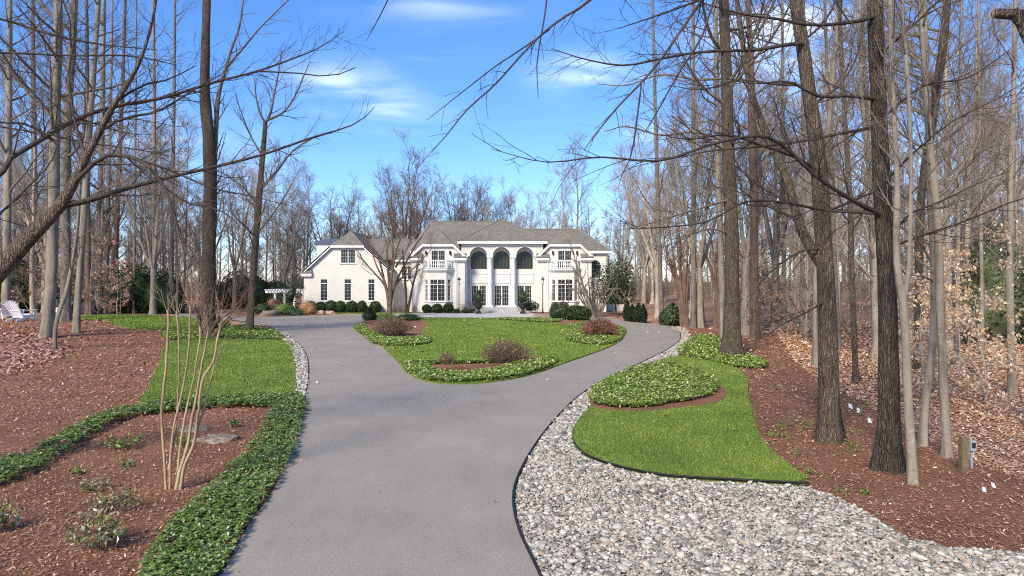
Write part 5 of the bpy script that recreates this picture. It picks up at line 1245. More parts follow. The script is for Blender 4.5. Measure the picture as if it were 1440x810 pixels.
for i, (px, py, H, n, s, lb) in enumerate(((1352, 545, 4.6, 16, .36, 'young beech holding pale tan leaves in front of the broad evergreen'), (1300, 560, 3.4, 14, .34, 'low beech with straw coloured leaves at the foot of the curving beech'), (1322, 520, 5.4, 16, .3, 'beech sapling with peach coloured leaves behind the straight pale beech'),
                                     (1440, 600, 5., 15, .32, 'beech sapling with sparse tan leaves by the lone pale trunk'), (1268, 540, 3.6, 12, .32, 'small beech with clinging leaves just past the heaviest dark trunk'), (1385, 565, 3.2, 12, .4, 'low spreading beech spray over the leaf litter'))):
    leafy_beech('beech_sapling', lb, px, py, H, int(n * 1.3), 400 + i, s, ls=.10)
for i in range(17):
    px, py = tr.uniform(1035, 1400), tr.uniform(459, 478)
    leafy_beech('beech_sapling', 'distant beech sapling still holding russet leaves under the tall wood', px, py, tr.uniform(3, 5), 12, 500 + i, .34, 'sapling_leaf', group='russet beech saplings under the wood')
for i in range(10):
    px, py = tr.uniform(-20, 300), tr.uniform(436, 441)
    leafy_beech('beech_sapling', 'distant beech sapling with pinkish leaves at the back of the far lawn', px, py + 3, tr.uniform(4, 6.5), 12, 540 + i, .34, 'sapling_leaf', group='pinkish beech saplings behind the far lawn')

# ---------------------------------------------------------------- shrubs and evergreens
sr = np.random.default_rng(77)
def lumps(U, rng, k=14, amp=.22, sharp=6.):
    """bumpy radius factor for unit directions U"""
    c = rng.normal(size=(k, 3)); c /= np.linalg.norm(c, axis=1, keepdims=True); a = rng.uniform(.3, 1, k) * amp
    return 1 + (np.exp(sharp * (U @ c.T - 1)) * a).sum(1) - amp * .25
def leaf_ball(name, label, cat, px, py, w, h, n, leaf, mat, shape='round', base=None, group=None, stem='bark_brown', core=.8, lump=.22, sink=.04, trunk_h=0., flatb=.75):
    """an evergreen clump seen w by h photo pixels, standing at photo pixel (px, py)"""
    b = gd(px, py) if base is None else np.array(base, float); d = b[1]; s = d / FPX
    rx, H = w / 2 * s, h * s
    rng = np.random.default_rng(int(px * 7 + py * 13) % 99991)
    t = thing(name, label, cat, b, group)
    U = rng.normal(size=(n, 3)); U /= np.linalg.norm(U, axis=1, keepdims=True)
    def prof(U):
        if shape == 'round': return np.ones(len(U))
        if shape == 'cone': return np.where(U[:, 2] > 0, 1 - .62 * U[:, 2] ** 1.3, 1.)
        return np.ones(len(U))
    ls = rng.integers(1 << 30)
    f = lumps(U, np.random.default_rng(ls), 22, lump) * (1 - np.abs(rng.normal(0, .09 if core > .4 else .3, n)))
    z0 = trunk_h * s
    hz_ = (H - z0) / 2
    P = U * f[:, None] * np.stack([prof(U) * rx, prof(U) * rx, np.full(n, hz_)], 1)
    P[:, 2] = np.maximum(P[:, 2], -hz_ * .97)
    C = P + np.array([b[0], b[1], b[2] + z0 + hz_])
    D = U * .6 + rng.normal(0, .6, (n, 3)) + np.array([0, 0, .25])
    V, Fq = leaf_quads(C, D, leaf * rng.uniform(.6, 1.25, n), rng, .55)
    # inner leafy body so the clump is not see-through
    bm = bmesh.new(); bmesh.ops.create_icosphere(bm, subdivisions=4, radius=1)
    Uc = np.array([v.co[:] for v in bm.verts]); Fc = np.array([[v.index for v in q.verts] for q in bm.faces]); bm.free()
    fc = lumps(Uc, np.random.default_rng(ls), 22, lump) * core * (1 + rng.normal(0, .03 if core > .75 else .11, len(Uc)))
    Pc = Uc * fc[:, None] * np.stack([prof(Uc) * rx, prof(Uc) * rx, np.full(len(Uc), hz_)], 1); Pc[:, 2] = np.maximum(Pc[:, 2], -hz_ * .95)
    Pc += np.array([b[0], b[1], b[2] + z0 + hz_])
    VV = np.vstack([V, Pc]); loops = np.concatenate([Fq.ravel(), Fc.ravel() + len(V)]); sz = np.concatenate([np.full(len(Fq), 4), np.full(len(Fc), 3)]).astype(np.int32)
    link('foliage', raw_mesh('foliage', VV, loops, sz), M[mat], t)
    W = Wood(); k = max(.02, rx * .07)
    W.add(np.array([b - [0, 0, .1], b + [0, 0, max(z0, H * .2)], b + [0, 0, H * .55]]), np.array([k, k * .8, k * .4]), 7)
    link('stem', W.mesh('stem'), M[stem], t)
    return t
def twig_shrub(name, label, cat, px, py, w, h, n, leaf, nl, mat, twig='twig_grey', base=None, group=None, droop=0., stemh=0., round_=True, lift=None, side=3):
    b = gd(px, py) if base is None else np.array(base, float); d = b[1]; s = d / FPX; rx, H = w / 2 * s, h * s
    rng = np.random.default_rng(int(px * 11 + py * 17) % 99991)
    t = thing(name, label, cat, b, group)
    W = Wood(); C, D = [], []
    if stemh:
        W.add(np.array([b - [0, 0, .1], b + [0.05, 0, stemh * s * .6], b + [0, 0, stemh * s]]), np.array([.05, .045, .04]) * max(1, H / 1.5), 7)
    for i in range(n):
        az = rng.uniform(0, 2 * PI); q = math.sqrt(rng.random()); top = np.array([math.cos(az) * rx * q, math.sin(az) * rx * q, H * ((1 - .55 * q ** 2.2) if round_ else rng.uniform(.7, 1)) * rng.uniform(.8, 1.06)])
        p0 = b + np.array([math.cos(az) * rx * .22 * q, math.sin(az) * rx * .22 * q, stemh * s - .03]); p3 = b + top
        if droop: p3[2] -= droop * s * q
        mid = p0 * .45 + p3 * .55 + np.array([0, 0, H * .06]) + rng.normal(0, rx * .05, 3)
        P = crom(np.array([p0, mid, p3]), n=6)
        r = np.linspace(max(.006, H * .008), max(.0025, d * .00006), 6)
        W.add(P, r, 4)
        for j in range(side):
            f = rng.uniform(.4, .98); q0 = P[int(f * 5)]; dd = unit(P[-1] - P[-2]) + rng.normal(0, .6, 3); ln = H * rng.uniform(.12, .3)
            q1 = q0 + unit(dd) * ln; W.add(np.array([q0, (q0 + q1) / 2 + rng.normal(0, ln * .08, 3), q1]), np.array([.5, .4, .3]) * r[2], 3)
            C.append(q1); D.append(dd); C.append((q0 + q1) / 2); D.append(dd)
        C.append(p3); D.append(unit(p3 - mid))
    link('twigs', W.mesh('twigs'), M[twig], t)
    if nl:
        C = np.array(C); D = np.array(D); i = rng.integers(0, len(C), nl); C = C[i] + rng.normal(0, H * .035, (nl, 3)); C[:, 2] = np.maximum(C[:, 2], b[2] + .02)
        V, Fq = leaf_quads(C, D[i] * .5 + rng.normal(0, .6, (nl, 3)), leaf * rng.uniform(.6, 1.2, nl), rng, .5)
        link('leaves', raw_mesh('leaves', V, Fq), M[mat], t)
    return t
def multi_stem(name, label, cat, px, py, stems, bk, tw, prm, seed, t0=.35, dd=1., k=9, flare=1.15):
    """clump of stems: each a list of photo pixels with widths"""
    rng = np.random.default_rng(seed); b = gd(px, py); d = b[1]
    t = thing(name, label, cat, b); W = Wood()
    for st in stems:
        S = wpath(st, d, None, rng.uniform(-dd, dd), step=.12 if d < 20 else .3)
        S[:, 2] = np.maximum(S[:, 2], b[2] - .05)
        wv_ = np.cumsum(rng.normal(0, 1, (len(S), 2)), 0); S[1:, :2] += (wv_[1:] - wv_[1:].mean(0)) * S[:1, 3] * .22 * np.linspace(0, 1, len(S))[1:, None]; S[:, 3] *= 1 + rng.normal(0, .06, len(S))
        link('stem', trunk_mesh('stem', [(S[:, :3], S[:, 3])], rng, k, .09, flare), M[bk], t)
        sprout(W, S[:, :3], S[:, 3], rng, 0, prm, t0, 1.)
    link('twigs', W.mesh('twigs'), M[tw], t)
    return t

# --- the pruned crape myrtle in the foreground bed
multi_stem('crape_myrtle', 'pruned crape myrtle with many bare tan stems and knobby tops in the mulch bed', 'crape myrtle', 243, 690,
  [[(234, 692, 4.0), (231, 650, 3.8), (229, 623, 3.8), (227, 585, 3.6), (232, 533, 3.4), (237, 480, 3.2), (239, 450, 3.2), (238, 436, 4.0)],
   [(239, 692, 3.6), (240, 640, 3.4), (244, 605, 3.2), (254, 562, 3.0), (263, 508, 2.7), (266, 451, 2.5), (267, 428, 3.2)],
   [(247, 692, 5.0), (255, 655, 4.5), (264, 626, 4.5), (271, 585, 4.0), (277, 551, 3.8), (285, 508, 3.6), (291, 474, 3.2), (294, 458, 4.0)],
   [(254, 690, 4.5), (259, 655, 4.5), (272, 626, 4.0), (279, 580, 3.6), (286, 533, 3.6), (301, 508, 3.4), (307, 472, 3.2), (312, 452, 4.0)],
   [(272, 622, 3.2), (280, 595, 2.7), (290, 562, 2.7), (298, 530, 2.2), (302, 506, 2.2)],
   [(237, 660, 2.7), (246, 610, 2.5), (250, 560, 2.2), (252, 500, 2.2), (251, 455, 2.2), (249, 438, 3.2)],
   [(250, 688, 3.2), (252, 640, 3.0), (262, 580, 2.7), (274, 520, 2.5), (280, 478, 2.2), (280, 460, 3.2)]],
  'bark_crape', 'bark_crape', [dict(n=5, len=.5, ang=27, seg=5, up=.10, wob=.06, k=4, rmin=.0045, rr=.22, taper=False), dict(n=3, len=.3, ang=35, seg=3, up=.05, wob=.14, k=3, rmin=.0032)], 31, .93, .25)
multi_stem('crape_myrtle', 'dark knobby crape myrtle stems with a fan of reddish twigs at the tulip tree foot', 'crape myrtle', 290, 477,
  [[(284, 476, 6), (281, 460, 5.5), (279, 444, 7)], [(288, 477, 6), (290, 462, 5.5), (293, 446, 7)], [(293, 477, 6), (300, 460, 5.5), (309, 446, 7)], [(297, 477, 6), (309, 462, 5), (324, 446, 6)]],
  'bark_brown', 'twig_red', [dict(n=7, len=2.6, ang=34, seg=6, up=.08, wob=.08, k=4, rmin=.010, rr=.22, taper=False), dict(n=4, len=1.1, ang=35, seg=4, up=.05, wob=.12, k=3, rmin=.007), dict(n=2, len=.5, ang=35, seg=2, up=.05, wob=.12, k=3, rmin=.005)], 33, .7, .3)
# --- spreading crape myrtle on the loop, before the garage link
multi_stem('crape_myrtle', 'large spreading crape myrtle with tan trunks and reddish twigs before the house link', 'crape myrtle', 547, 447,
  [[(547, 449, 6.5), (546.5, 430, 5), (544, 408, 4), (538, 380, 3), (526, 355, 2.4), (514, 335, 1.6), (505, 316, .8)], [(548.5, 449, 6), (549, 425, 4.6), (551, 395, 3.8), (555, 365, 3), (561, 335, 2), (567, 306, .8)], [(547.5, 435, 4.2), (547, 400, 3.4), (545, 365, 2.8), (541, 335, 2), (535, 306, .8)],
   [(549, 428, 4), (554, 405, 3.2), (570, 370, 2.6), (584, 346, 2), (598, 326, .8)], [(546, 418, 3.2), (540, 400, 2.8), (526, 383, 2.3), (512, 367, 1.7), (500, 348, .8)], [(550, 412, 3), (560, 396, 2.6), (577, 382, 2.2), (594, 364, 1.5), (607, 348, .8)], [(550, 398, 3), (552, 375, 2.6), (552, 345, 2), (551, 312, .8)], [(541, 396, 2.4), (528, 370, 2), (520, 340, 1.5), (517, 315, .7)], [(556, 376, 2.4), (572, 350, 2), (582, 325, 1.4), (588, 308, .7)]],
  'bark_red', 'twig_red', [dict(n=7, len=2.7, ang=30, seg=6, up=.07, wob=.10, k=4, rmin=.014, rr=.32), dict(n=5, len=1.4, ang=32, seg=4, up=.05, wob=.10, k=3, rmin=.008), dict(n=3, len=.7, ang=35, seg=3, up=.04, wob=.13, k=3, rmin=.006)], 35, .38, 1.6)
multi_stem('bare_tree', 'small dark double stemmed tree standing against the recessed link wall', 'bare tree', 572, 440.8,
  [[(571, 441.5, 4), (571, 420, 3.4), (570, 395, 3), (568, 372, 2.2), (566, 352, 1)], [(573, 441.5, 4), (577, 418, 3.2), (582, 395, 2.6), (588, 375, 2), (596, 358, 1)]], 'bark_dark', 'twig_dark', [dict(n=9, len=1.8, ang=40, seg=4, up=.08, wob=.12, k=3, rmin=.014), dict(n=5, len=.8, ang=40, seg=3, up=.05, wob=.12, k=3, rmin=.01)], 36, .4, .4)
# --- many stemmed pale shrub beside the bay
multi_stem('bare_shrub', 'tall vase shaped bare shrub with pale grey stems in front of the arched side window', 'bare shrub', 838, 447,
  [[(836 + i * .9, 448, 2.6), (836 + o * .35, 428, 2.1), (838 + o * .75, 405, 1.6), (839 + o, tp + 18, 1.1), (839 + o * 1.15, tp, .8)] for i, (o, tp) in enumerate(((-36, 392), (-28, 374), (-20, 396), (-12, 370), (-6, 400), (2, 385), (10, 392), (18, 382), (27, 398), (36, 408), (42, 402), (-42, 412)))],
  'twig_grey', 'twig_grey', [dict(n=5, len=1.7, ang=32, seg=4, up=.08, wob=.12, k=3, rmin=.014), dict(n=4, len=.8, ang=34, seg=3, up=.05, wob=.13, k=3, rmin=.008)], 37, .3, 1.2, 6)
multi_stem('bare_tree', 'thin leaning sapling crossing the balcony of the bay beside the big pale shrub', 'bare tree', 836, 449,
  [[(836, 449, 5), (828, 425, 4.2), (819, 400, 3.6), (812, 375, 2.8), (806, 352, 1.6), (803, 338, .8)]], 'bark_grey', 'twig_grey', [dict(n=12, len=2., ang=40, seg=4, up=.08, wob=.12, k=3, rmin=.014), dict(n=5, len=.8, ang=36, seg=3, up=.05, wob=.12, k=3, rmin=.010)], 38, .3, .3)
# --- red barked crape myrtles at the bend
for px, py, o, sd, lb in ((962, 459, ((-28, 335), (-19, 322), (-11, 318), (-4, 330), (5, 326), (12, 340), (-24, 360)), 41, 'fan of red orange crape myrtle stems at the outer bend of the drive'), (1010, 462, ((-16, 345), (-8, 335), (0, 350), (6, 342)), 42, 'smaller red barked crape myrtle clump behind the stout grey tree')):
    multi_stem('crape_myrtle', lb, 'crape myrtle', px, py, [[(px - 4 + i * 1.6, py + 1, 5), (px + x * .25, py - 40, 4.2), (px + x * .65, py - 85, 3.2), (px + x, tp + 10, 2), (px + x * 1.1, tp - 12, .8)] for i, (x, tp) in enumerate(o)], 'bark_red', 'twig_red',
               [dict(n=9, len=2., ang=28, seg=4, up=.09, wob=.1, k=3, rmin=.014), dict(n=5, len=.9, ang=32, seg=3, up=.05, wob=.12, k=3, rmin=.01)], sd, .45, .7, 7)

# --- clipped boxwoods along the house
for i, (px, w, h, lb) in enumerate(((437, 13.5, 15, 'round clipped boxwood at the garage corner, first of the row'), (450, 13, 14, 'round clipped boxwood under the corner garage window'), (465, 15, 15.5, 'large round boxwood in the first gap between garage windows'), (478.6, 14, 14.5, 'round boxwood just before the middle garage window'),
                                    (494.8, 15.5, 15, 'round boxwood right under the middle garage window'), (509.4, 12, 15, 'tall narrow boxwood in the second gap between garage windows'), (527.8, 15, 14.5, 'round boxwood under the garage window nearest the crape myrtle'))):
    leaf_ball('boxwood', lb, 'boxwood', px, 441, w, h, 1800, .13, 'box_leaf', base=((px - 720) / 960 * 75.9, 75.9, .11), group='clipped boxwoods along the house', lump=.10, core=.88)
for px, w, h, lb in ((600, 11.5, 10.5, 'small round boxwood at the start of the canted bay window by the link'), (614.5, 13, 11, 'round boxwood centred below the canted bay window by the link'), (630.5, 13, 12, 'round boxwood below the bay window beside the lamp post')):
    leaf_ball('boxwood', lb, 'boxwood', px, 441, w, h, 1800, .13, 'box_leaf', base=((px - 720) / 960 * 75.1, 75.1, .11), group='clipped boxwoods along the house', lump=.10, core=.88)
leaf_ball('boxwood', 'largest dark boxwood mound before the bay with the tall bare shrub', 'boxwood', 811, 452, 34, 21, 5600, .15, 'box_leaf', lump=.16, core=.86)
leaf_ball('green_shrub', 'lighter green shrub beside the largest boxwood mound', 'shrub', 784, 448.5, 18, 19, 1800, .12, 'holly_leaf', lump=.3)
leaf_ball('boxwood', 'small dark boxwood tucked behind the largest mound', 'boxwood', 793.5, 445, 12, 14, 1200, .10, 'box_leaf', base=((793.5 - 720) / 960 * 74, 74, .12))
leaf_ball('boxwood', 'small dark boxwood at the wall under the bay corner by the lamp', 'boxwood', 781, 443, 11, 14, 1200, .10, 'box_leaf', base=((781 - 720) / 960 * 75.2, 75.2, .11))
leaf_ball('green_shrub', 'open leafed green shrub beside the urn and the lamp post', 'shrub', 748, 441, 17, 15, 900, .13, 'holly_leaf', base=((748 - 720) / 960 * 74.4, 74.4, .12), lump=.4, trunk_h=4, core=.6)
for px, w, h, lb in ((642, 8, 5, 'tiny dark shrub at the lamp post foot'), (657, 17, 5.5, 'low dark shrub mat below the weeping maple')):
    leaf_ball('green_shrub', lb, 'shrub', px, 441, w, h, 700, .10, 'box_leaf', base=((px - 720) / 960 * 74.6, 74.6, .11), lump=.3)
twig_shrub('weeping_maple', 'weeping maple with arching reddish bare twigs beside the entry urn', 'weeping maple', 659, 441, 48, 21, 60, .05, 60, 'russet_leaf', 'twig_red', base=((660 - 720) / 960 * 74.9, 74.9, .11), droop=8, stemh=7, side=4)
twig_shrub('weeping_maple', 'small weeping maple with bare twigs between the urn and the far lamp post', 'weeping maple', 744, 441, 40, 18, 42, .05, 40, 'russet_leaf', 'twig_red', base=((745 - 720) / 960 * 75.2, 75.2, .11), droop=7, stemh=7, side=4)
for px, lb in ((554, 'bare hydrangea twigs at the link wall'), (563, 'grey flower heads on bare stems at the link wall'), (583, 'grey brown low shrub at the corner of the gabled bay')):
    twig_shrub('bare_shrub', lb, 'bare shrub', px, 441, 12, 10, 30, .12, 80, 'shrub_leaf', 'twig_grey', base=((px - 720) / 960 * 75.6, 75.6, .11))
# --- brown winter shrubs on the drive loop
twig_shrub('brown_shrub', 'rounded brown winter shrub on the drive loop near the garage', 'shrub', 552, 475, 62, 30, 260, .085, 5200, 'shrub_leaf', 'twig_grey', side=4)
twig_shrub('brown_shrub', 'wide brown winter shrub in the mulch at the pointed tip of the loop', 'shrub', 712, 514, 76, 36, 300, .062, 6000, 'shrub_leaf', 'twig_grey', side=4)
twig_shrub('brown_shrub', 'small thin brown shrub beside the wide one at the loop tip', 'shrub', 628, 517, 28, 21, 70, .055, 900, 'shrub_leaf', 'twig_grey', side=4)
twig_shrub('brown_shrub', 'russet rounded winter shrub on the drive loop near the bay window', 'shrub', 843, 476, 54, 28, 260, .095, 5600, 'russet_leaf', 'twig_red', side=4)
for px, py, w, h, lb in ((641, 524, 34, 9, 'low reddish perennial stubble across the loop tip bed'), (672, 524, 30, 7, 'low russet perennial stubble beside the wide brown shrub')):
    twig_shrub('perennial', lb, 'perennial', px, py, w, h, 90, .05, 400, 'russet_leaf', 'twig_red', round_=False)
leaf_ball('dwarf_conifer', 'small dark conifer at the edge of the loop bed before the garage', 'conifer', 521, 452.5, 15, 16, 1100, .12, 'arb_leaf', 'cone', lump=.35)
leaf_ball('green_shrub', 'low dark green shrub behind the rounded brown shrub', 'shrub', 573, 452.5, 28, 10, 1500, .11, 'box_leaf', lump=.2)
leaf_ball('green_shrub', 'yellow green low shrub at the foot of the spreading crape myrtle', 'shrub', 541, 449.5, 26, 7, 1100, .11, 'sprout_leaf', lump=.4)
# --- bed with boulders beside the garage
for px, py, w, h, n, leaf, mat, lb in ((410, 442, 27, 48, 700, .2, 'holly_leaf', 'open branched evergreen magnolia hiding the pergola corner'), (371, 442.5, 22, 13, 1500, .12, 'box_leaf', 'clipped dark hedge shrub before the pergola'), (385, 442, 20, 17, 1200, .12, 'shrub_leaf', 'purplish brown shrub below the pergola post'),
                                     (400, 443.5, 19, 14, 900, .12, 'sprout_leaf', 'yellow green shrub among the boulders'), (412, 444.5, 22, 10, 900, .11, 'box_leaf', 'low dark spreading shrub between boulders'), (432, 443, 17, 16, 1000, .11, 'orange_leaf', 'orange brown ornamental shrub by the garage corner')):
    leaf_ball('green_shrub' if 'brown' not in lb else 'brown_shrub', lb, 'shrub', px, py, w, h, n, leaf, mat, lump=.4, core=.3 if h > 40 else .78, trunk_h=6 if h > 40 else 0)
def rock(name, label, px, py, w, h, mat, dp=.7, seed=1, rot=0., sub=4):
    rng = np.random.default_rng(seed); b = gd(px, py); s = b[1] / FPX
    bm = bmesh.new(); bmesh.ops.create_icosphere(bm, subdivisions=sub, radius=1)
    for v in bm.verts:
        p = np.array(v.co[:]); f = 1.
        for k in range(5):
            a = np.array([math.sin(seed * 3 + k * 2.1), math.cos(seed * 1.7 + k), math.sin(seed + k * 3.3)]) * (1.4 * 1.55 ** k); f += math.sin(p @ a + k) * .16 / 1.35 ** k
        q = p * f; q[2] = np.clip(q[2], -.6, .72 + .08 * math.sin(q[0] * 5))
        v.co = (q[0] * w / 2 * s, q[1] * w / 2 * s * dp, (q[2] + .3) * h * s * .95)
    bm.transform(Matrix.Rotation(rot, 4, 'Z')); bm.transform(Matrix.Translation(b - np.array([0, 0, .02])))
    tag(from_bm(name, bm, M[mat], None, True), label, 'rock')
rock('boulder', 'dark weathered boulder at the driveway edge below the pergola', 380, 445, 26, 9, 'rock', seed=2)
rock('boulder', 'rounded tan boulder beside the orange shrub at the garage corner', 449, 442.8, 17, 6.5, 'rock_tan', seed=3)
rock('boulder', 'pale tan boulder nearest the lawn strip under the garage', 465, 442.6, 15, 6, 'rock_tan', seed=4)
rock('flat_rock', 'flat grey brown fieldstone in the mulch, the nearer of two behind the crape myrtle', 303, 620, 58, 9, 'rock', seed=5, rot=.15, sub=5)
rock('flat_rock', 'flat fieldstone partly behind the crape myrtle stems, farther of the two', 276, 606, 46, 8, 'rock', seed=6, rot=-.1, sub=5)
rock('flat_rock', 'small sunken stone in the mulch beside the ground cover', 372, 606, 18, 5, 'rock', seed=8)
rock('stone_slab', 'long low dark stone slab at the bed edge beside the lamp post', 759, 449.5, 25, 6, 'rock', .35, 7)
# --- perennials and sprouts in the near bed
def clump(name, label, px, py, w, h, n, leaf, mat, seed, tw='twig_grey'):
    rng = np.random.default_rng(seed); b = gd(px, py); s = b[1] / FPX; t = thing(name, label, 'plant', b)
    W = Wood(); C, D = [], []
    for i in range(n):
        az = rng.uniform(0, 6.28); q = math.sqrt(rng.random()); p1 = b + np.array([math.cos(az) * w / 2 * s * q, math.sin(az) * w / 2 * s * q, h * s * rng.uniform(.35, 1.)])
        p0 = b + np.array([math.cos(az) * w * .2 * s * q, math.sin(az) * w * .2 * s * q, 0]); P = crom(np.array([p0, (p0 + p1) / 2 + [0, 0, h * s * .12], p1]), n=5); W.add(P, np.linspace(.005, .002, 5), 3)
        for j in range(7):
            C.append(P[rng.integers(2, 5)]); D.append(rng.normal(0, .7, 3) + unit(p1 - p0) * .5)
    link('stems', W.mesh('stems'), M[tw], t); V, Fq = leaf_quads(np.array(C), np.array(D), leaf * rng.uniform(.6, 1.3, len(C)), rng, .42); link('leaves', raw_mesh('leaves', V, Fq), M[mat], t)
clump('leafy_clump', 'bright green leafy sprout in the mulch behind the crape myrtle stems', 172, 632, 54, 20, 26, .085, 'sprout_leaf', 1)
clump('leafy_clump', 'largest pale variegated perennial clump in the near mulch bed', 135, 775, 84, 52, 46, .085, 'nandina_leaf', 2)
clump('leafy_clump', 'second pale leafy perennial just beyond the largest clump', 158, 722, 76, 28, 34, .075, 'nandina_leaf', 3)
clump('leafy_clump', 'pale leafy perennial cut by the frame edge in the mulch bed', 4, 748, 44, 36, 24, .085, 'nandina_leaf', 4)
clump('leafy_clump', 'small sprout between the flat rocks and the crape myrtle', 256, 630, 32, 16, 16, .075, 'sprout_leaf', 5)
clump('grass_tuft', 'thin dry tuft in the mulch before the crape myrtle', 132, 692, 44, 16, 34, .05, 'nandina_leaf', 6)
clump('grass_tuft', 'small dark green tuft beside the flat fieldstone', 330, 602, 16, 14, 14, .07, 'ground_leaf', 7)
clump('grass_tuft', 'flat grey green rosette in the middle of the mulch bed', 182, 657, 30, 7, 14, .07, 'ground_leaf', 8)
clump('grass_tuft', 'flat dark rosette beside the pale perennials', 108, 668, 28, 6, 14, .07, 'ground_leaf', 9)
clump('grass_tuft', 'single dry stalk standing in the mulch beside the ground cover', 277, 706, 12, 44, 2, .05, 'nandina_leaf', 10, 'bark_crape')
SPR = sr
for i in range(22):
    px, py = SPR.uniform(1085, 1235), SPR.uniform(545, 700)
    if inside(MULCH_R, np.array([gd(px, py)[:2]]))[0]:
        clump('seedling', 'tiny green seedling dotted over the mulch between the tall trunks', px, py, 22, 11, 7, .055, 'sprout_leaf', 60 + i)
for o in [o for o in COL.objects if o.name.startswith('seedling')]: o['group'] = 'green seedlings in the mulch'
# --- evergreens
for px, py, w, h, mat, n, lb in ((28, 441, 44, 62, 'holly_leaf', 4200, 'dark holly behind the white chairs'), (62, 440.5, 36, 52, 'holly_leaf', 3000, 'dark holly seen between the split beech and the grey trunk'), (-14, 441, 44, 66, 'holly_leaf', 3400, 'dark holly at the frame edge beyond the chairs'), (176, 440.6, 44, 46, 'fir_leaf', 3600, 'yellowish green holly behind the leaning brown trunk'),
                               (205, 440.5, 32, 44, 'holly_leaf', 3000, 'dark holly before the straight pale trunk'), (236, 440.5, 34, 50, 'holly_leaf', 3000, 'dark holly beside the straight grey trunk'), (112, 440.5, 30, 44, 'holly_leaf', 2600, 'dark holly behind the covered grill'),
                               (334, 440.3, 40, 44, 'holly_leaf', 3400, 'dark evergreen behind the slim leaning tree'), (362, 440.3, 34, 40, 'holly_leaf', 3000, 'dark evergreen seen through the pergola'), (390, 440.2, 30, 34, 'holly_leaf', 2600, 'dark evergreen behind the pergola post')):
    b = gd(px, py); 
    if px > 300: b = np.array([(px - 720) / 960 * 89, 89, 0.])
    elif b[1] > 84: b = np.array([(px - 720) / 960 * 84, 84, 0.])
    leaf_ball('holly', lb, 'holly', px, py, w, h, n, .22, mat, base=b, lump=.4, core=.78)
leaf_ball('magnolia', 'dark evergreen magnolia tree on a bare trunk at the side of the house', 'magnolia', 867, 446, 36, 60, 4200, .25, 'holly_leaf', base=((866 - 720) / 960 * 71, 71, 0), lump=.6, core=.2, trunk_h=18)
for px, py, w, h, lb in ((882, 452, 9.5, 26, 'narrow dark arborvitae nearest the house'), (889.5, 453, 8, 23, 'short arborvitae tucked second in the row'), (897.5, 454, 9.5, 26, 'narrow arborvitae third along the row'), (905, 454.5, 9, 25, 'narrow arborvitae at the wood end of the row')):
    leaf_ball('arborvitae', lb, 'arborvitae', px, py, w, h, 1600, .12, 'arb_leaf', 'cone', group='arborvitae row at the side of the house', lump=.14, core=.88)
leaf_ball('spruce', 'blue green young spruce beyond the bend of the drive', 'spruce', 946, 458, 24, 30, 2400, .2, 'fir_leaf', 'cone', lump=.4, core=.7)
leaf_ball('broad_evergreen', 'broad loose evergreen standing on the leaf litter near the frame edge', 'evergreen tree', 1394, 482, 84, 112, 6500, .17, 'fir_leaf', 'cone', lump=.55, core=.62)
leaf_ball('broad_evergreen', 'second broad evergreen cut off by the frame edge', 'evergreen tree', 1450, 484, 62, 96, 4000, .17, 'fir_leaf', 'cone', lump=.5, core=.66)
leaf_ball('broad_evergreen', 'low evergreen deep between the pale trunks', 'evergreen tree', 1342, 474, 44, 58, 2600, .17, 'fir_leaf', 'cone', lump=.5, core=.64)

# ---------------------------------------------------------------- furniture and fittings
def lamp_post(label, px, Y):
    x = (px - 720) / 960 * Y; t = thing('lamp_post', label, 'lamp post', (x, Y, .1), 'entry lamp posts')
    B = Box(); B.lathe([(.13, 0), (.13, .08), (.09, .14), (.07, .5), (.05, .6), (.045, 3.05), (.07, 3.08), (.07, 3.14), (.035, 3.2)], (x, Y, .1), 10); B.done('pole', M['black_metal'], t)
    B = Box()
    for i in range(4):
        a = PI / 4 + i * PI / 2; B.beam((x + .09 * math.cos(a), Y + .09 * math.sin(a), 3.32), (x + .15 * math.cos(a), Y + .15 * math.sin(a), 3.72), .025, .025)
    B.lathe([(.10, 3.3), (.12, 3.32)], (x, Y, 0), 8); B.lathe([(.22, 3.72), (.20, 3.77), (.07, 3.95), (.03, 3.97), (.04, 4.03), (.008, 4.14)], (x, Y, 0), 8); ln = B.done('lantern', M['black_metal'], t)
    B = Box(); B.lathe([(.085, 3.325), (.13, 3.715)], (x, Y, 0), 8); B.done('lantern_glass', M['lamp_glass'], ln)
lamp_post('black lamp post beside the weeping maple and the round boxwood', 645.5, 75.2)
lamp_post('black lamp post beside the dark stone slab and the green shrub', 763.3, 74.2)
def urn(label, px, Y):
    x = (px - 720) / 960 * Y; t = thing('planter_urn', label, 'urn', (x, Y, .09), 'entry urns')
    B = Box(); B.box(x - .3, x + .3, Y - .3, Y + .3, .09, .26); B.done('plinth', M['black_metal'], t)
    B = Box(); B.lathe([(.26, .262), (.24, .32), (.12, .42), (.11, .5), (.22, .6), (.40, .78), (.44, .95), (.38, 1.08), (.40, 1.12), (.52, 1.2), (.52, 1.25), (.42, 1.26)], (x, Y, 0), 18); B.done('bowl', M['black_metal'], t, True)
    for s in (-1, 1):
        W = Wood(); a = np.linspace(-1.3, 1.5, 9); W.add(np.column_stack([x + s * (.42 + .16 * np.cos(a)), np.full(9, Y), .86 + .2 * np.sin(a)]), np.full(9, .03), 6); link('handle', W.mesh('handle'), M['black_metal'], t)
    return x
x = urn('black urn planter beside the entry steps next to the weeping maple', 673, 73.2); leaf_ball('topiary', 'dark clipped topiary growing in the urn by the weeping maple', 'topiary', 673, 430, 11, 16, 900, .1, 'box_leaf', base=(x, 73.2, 1.24), shape='cone', lump=.2)
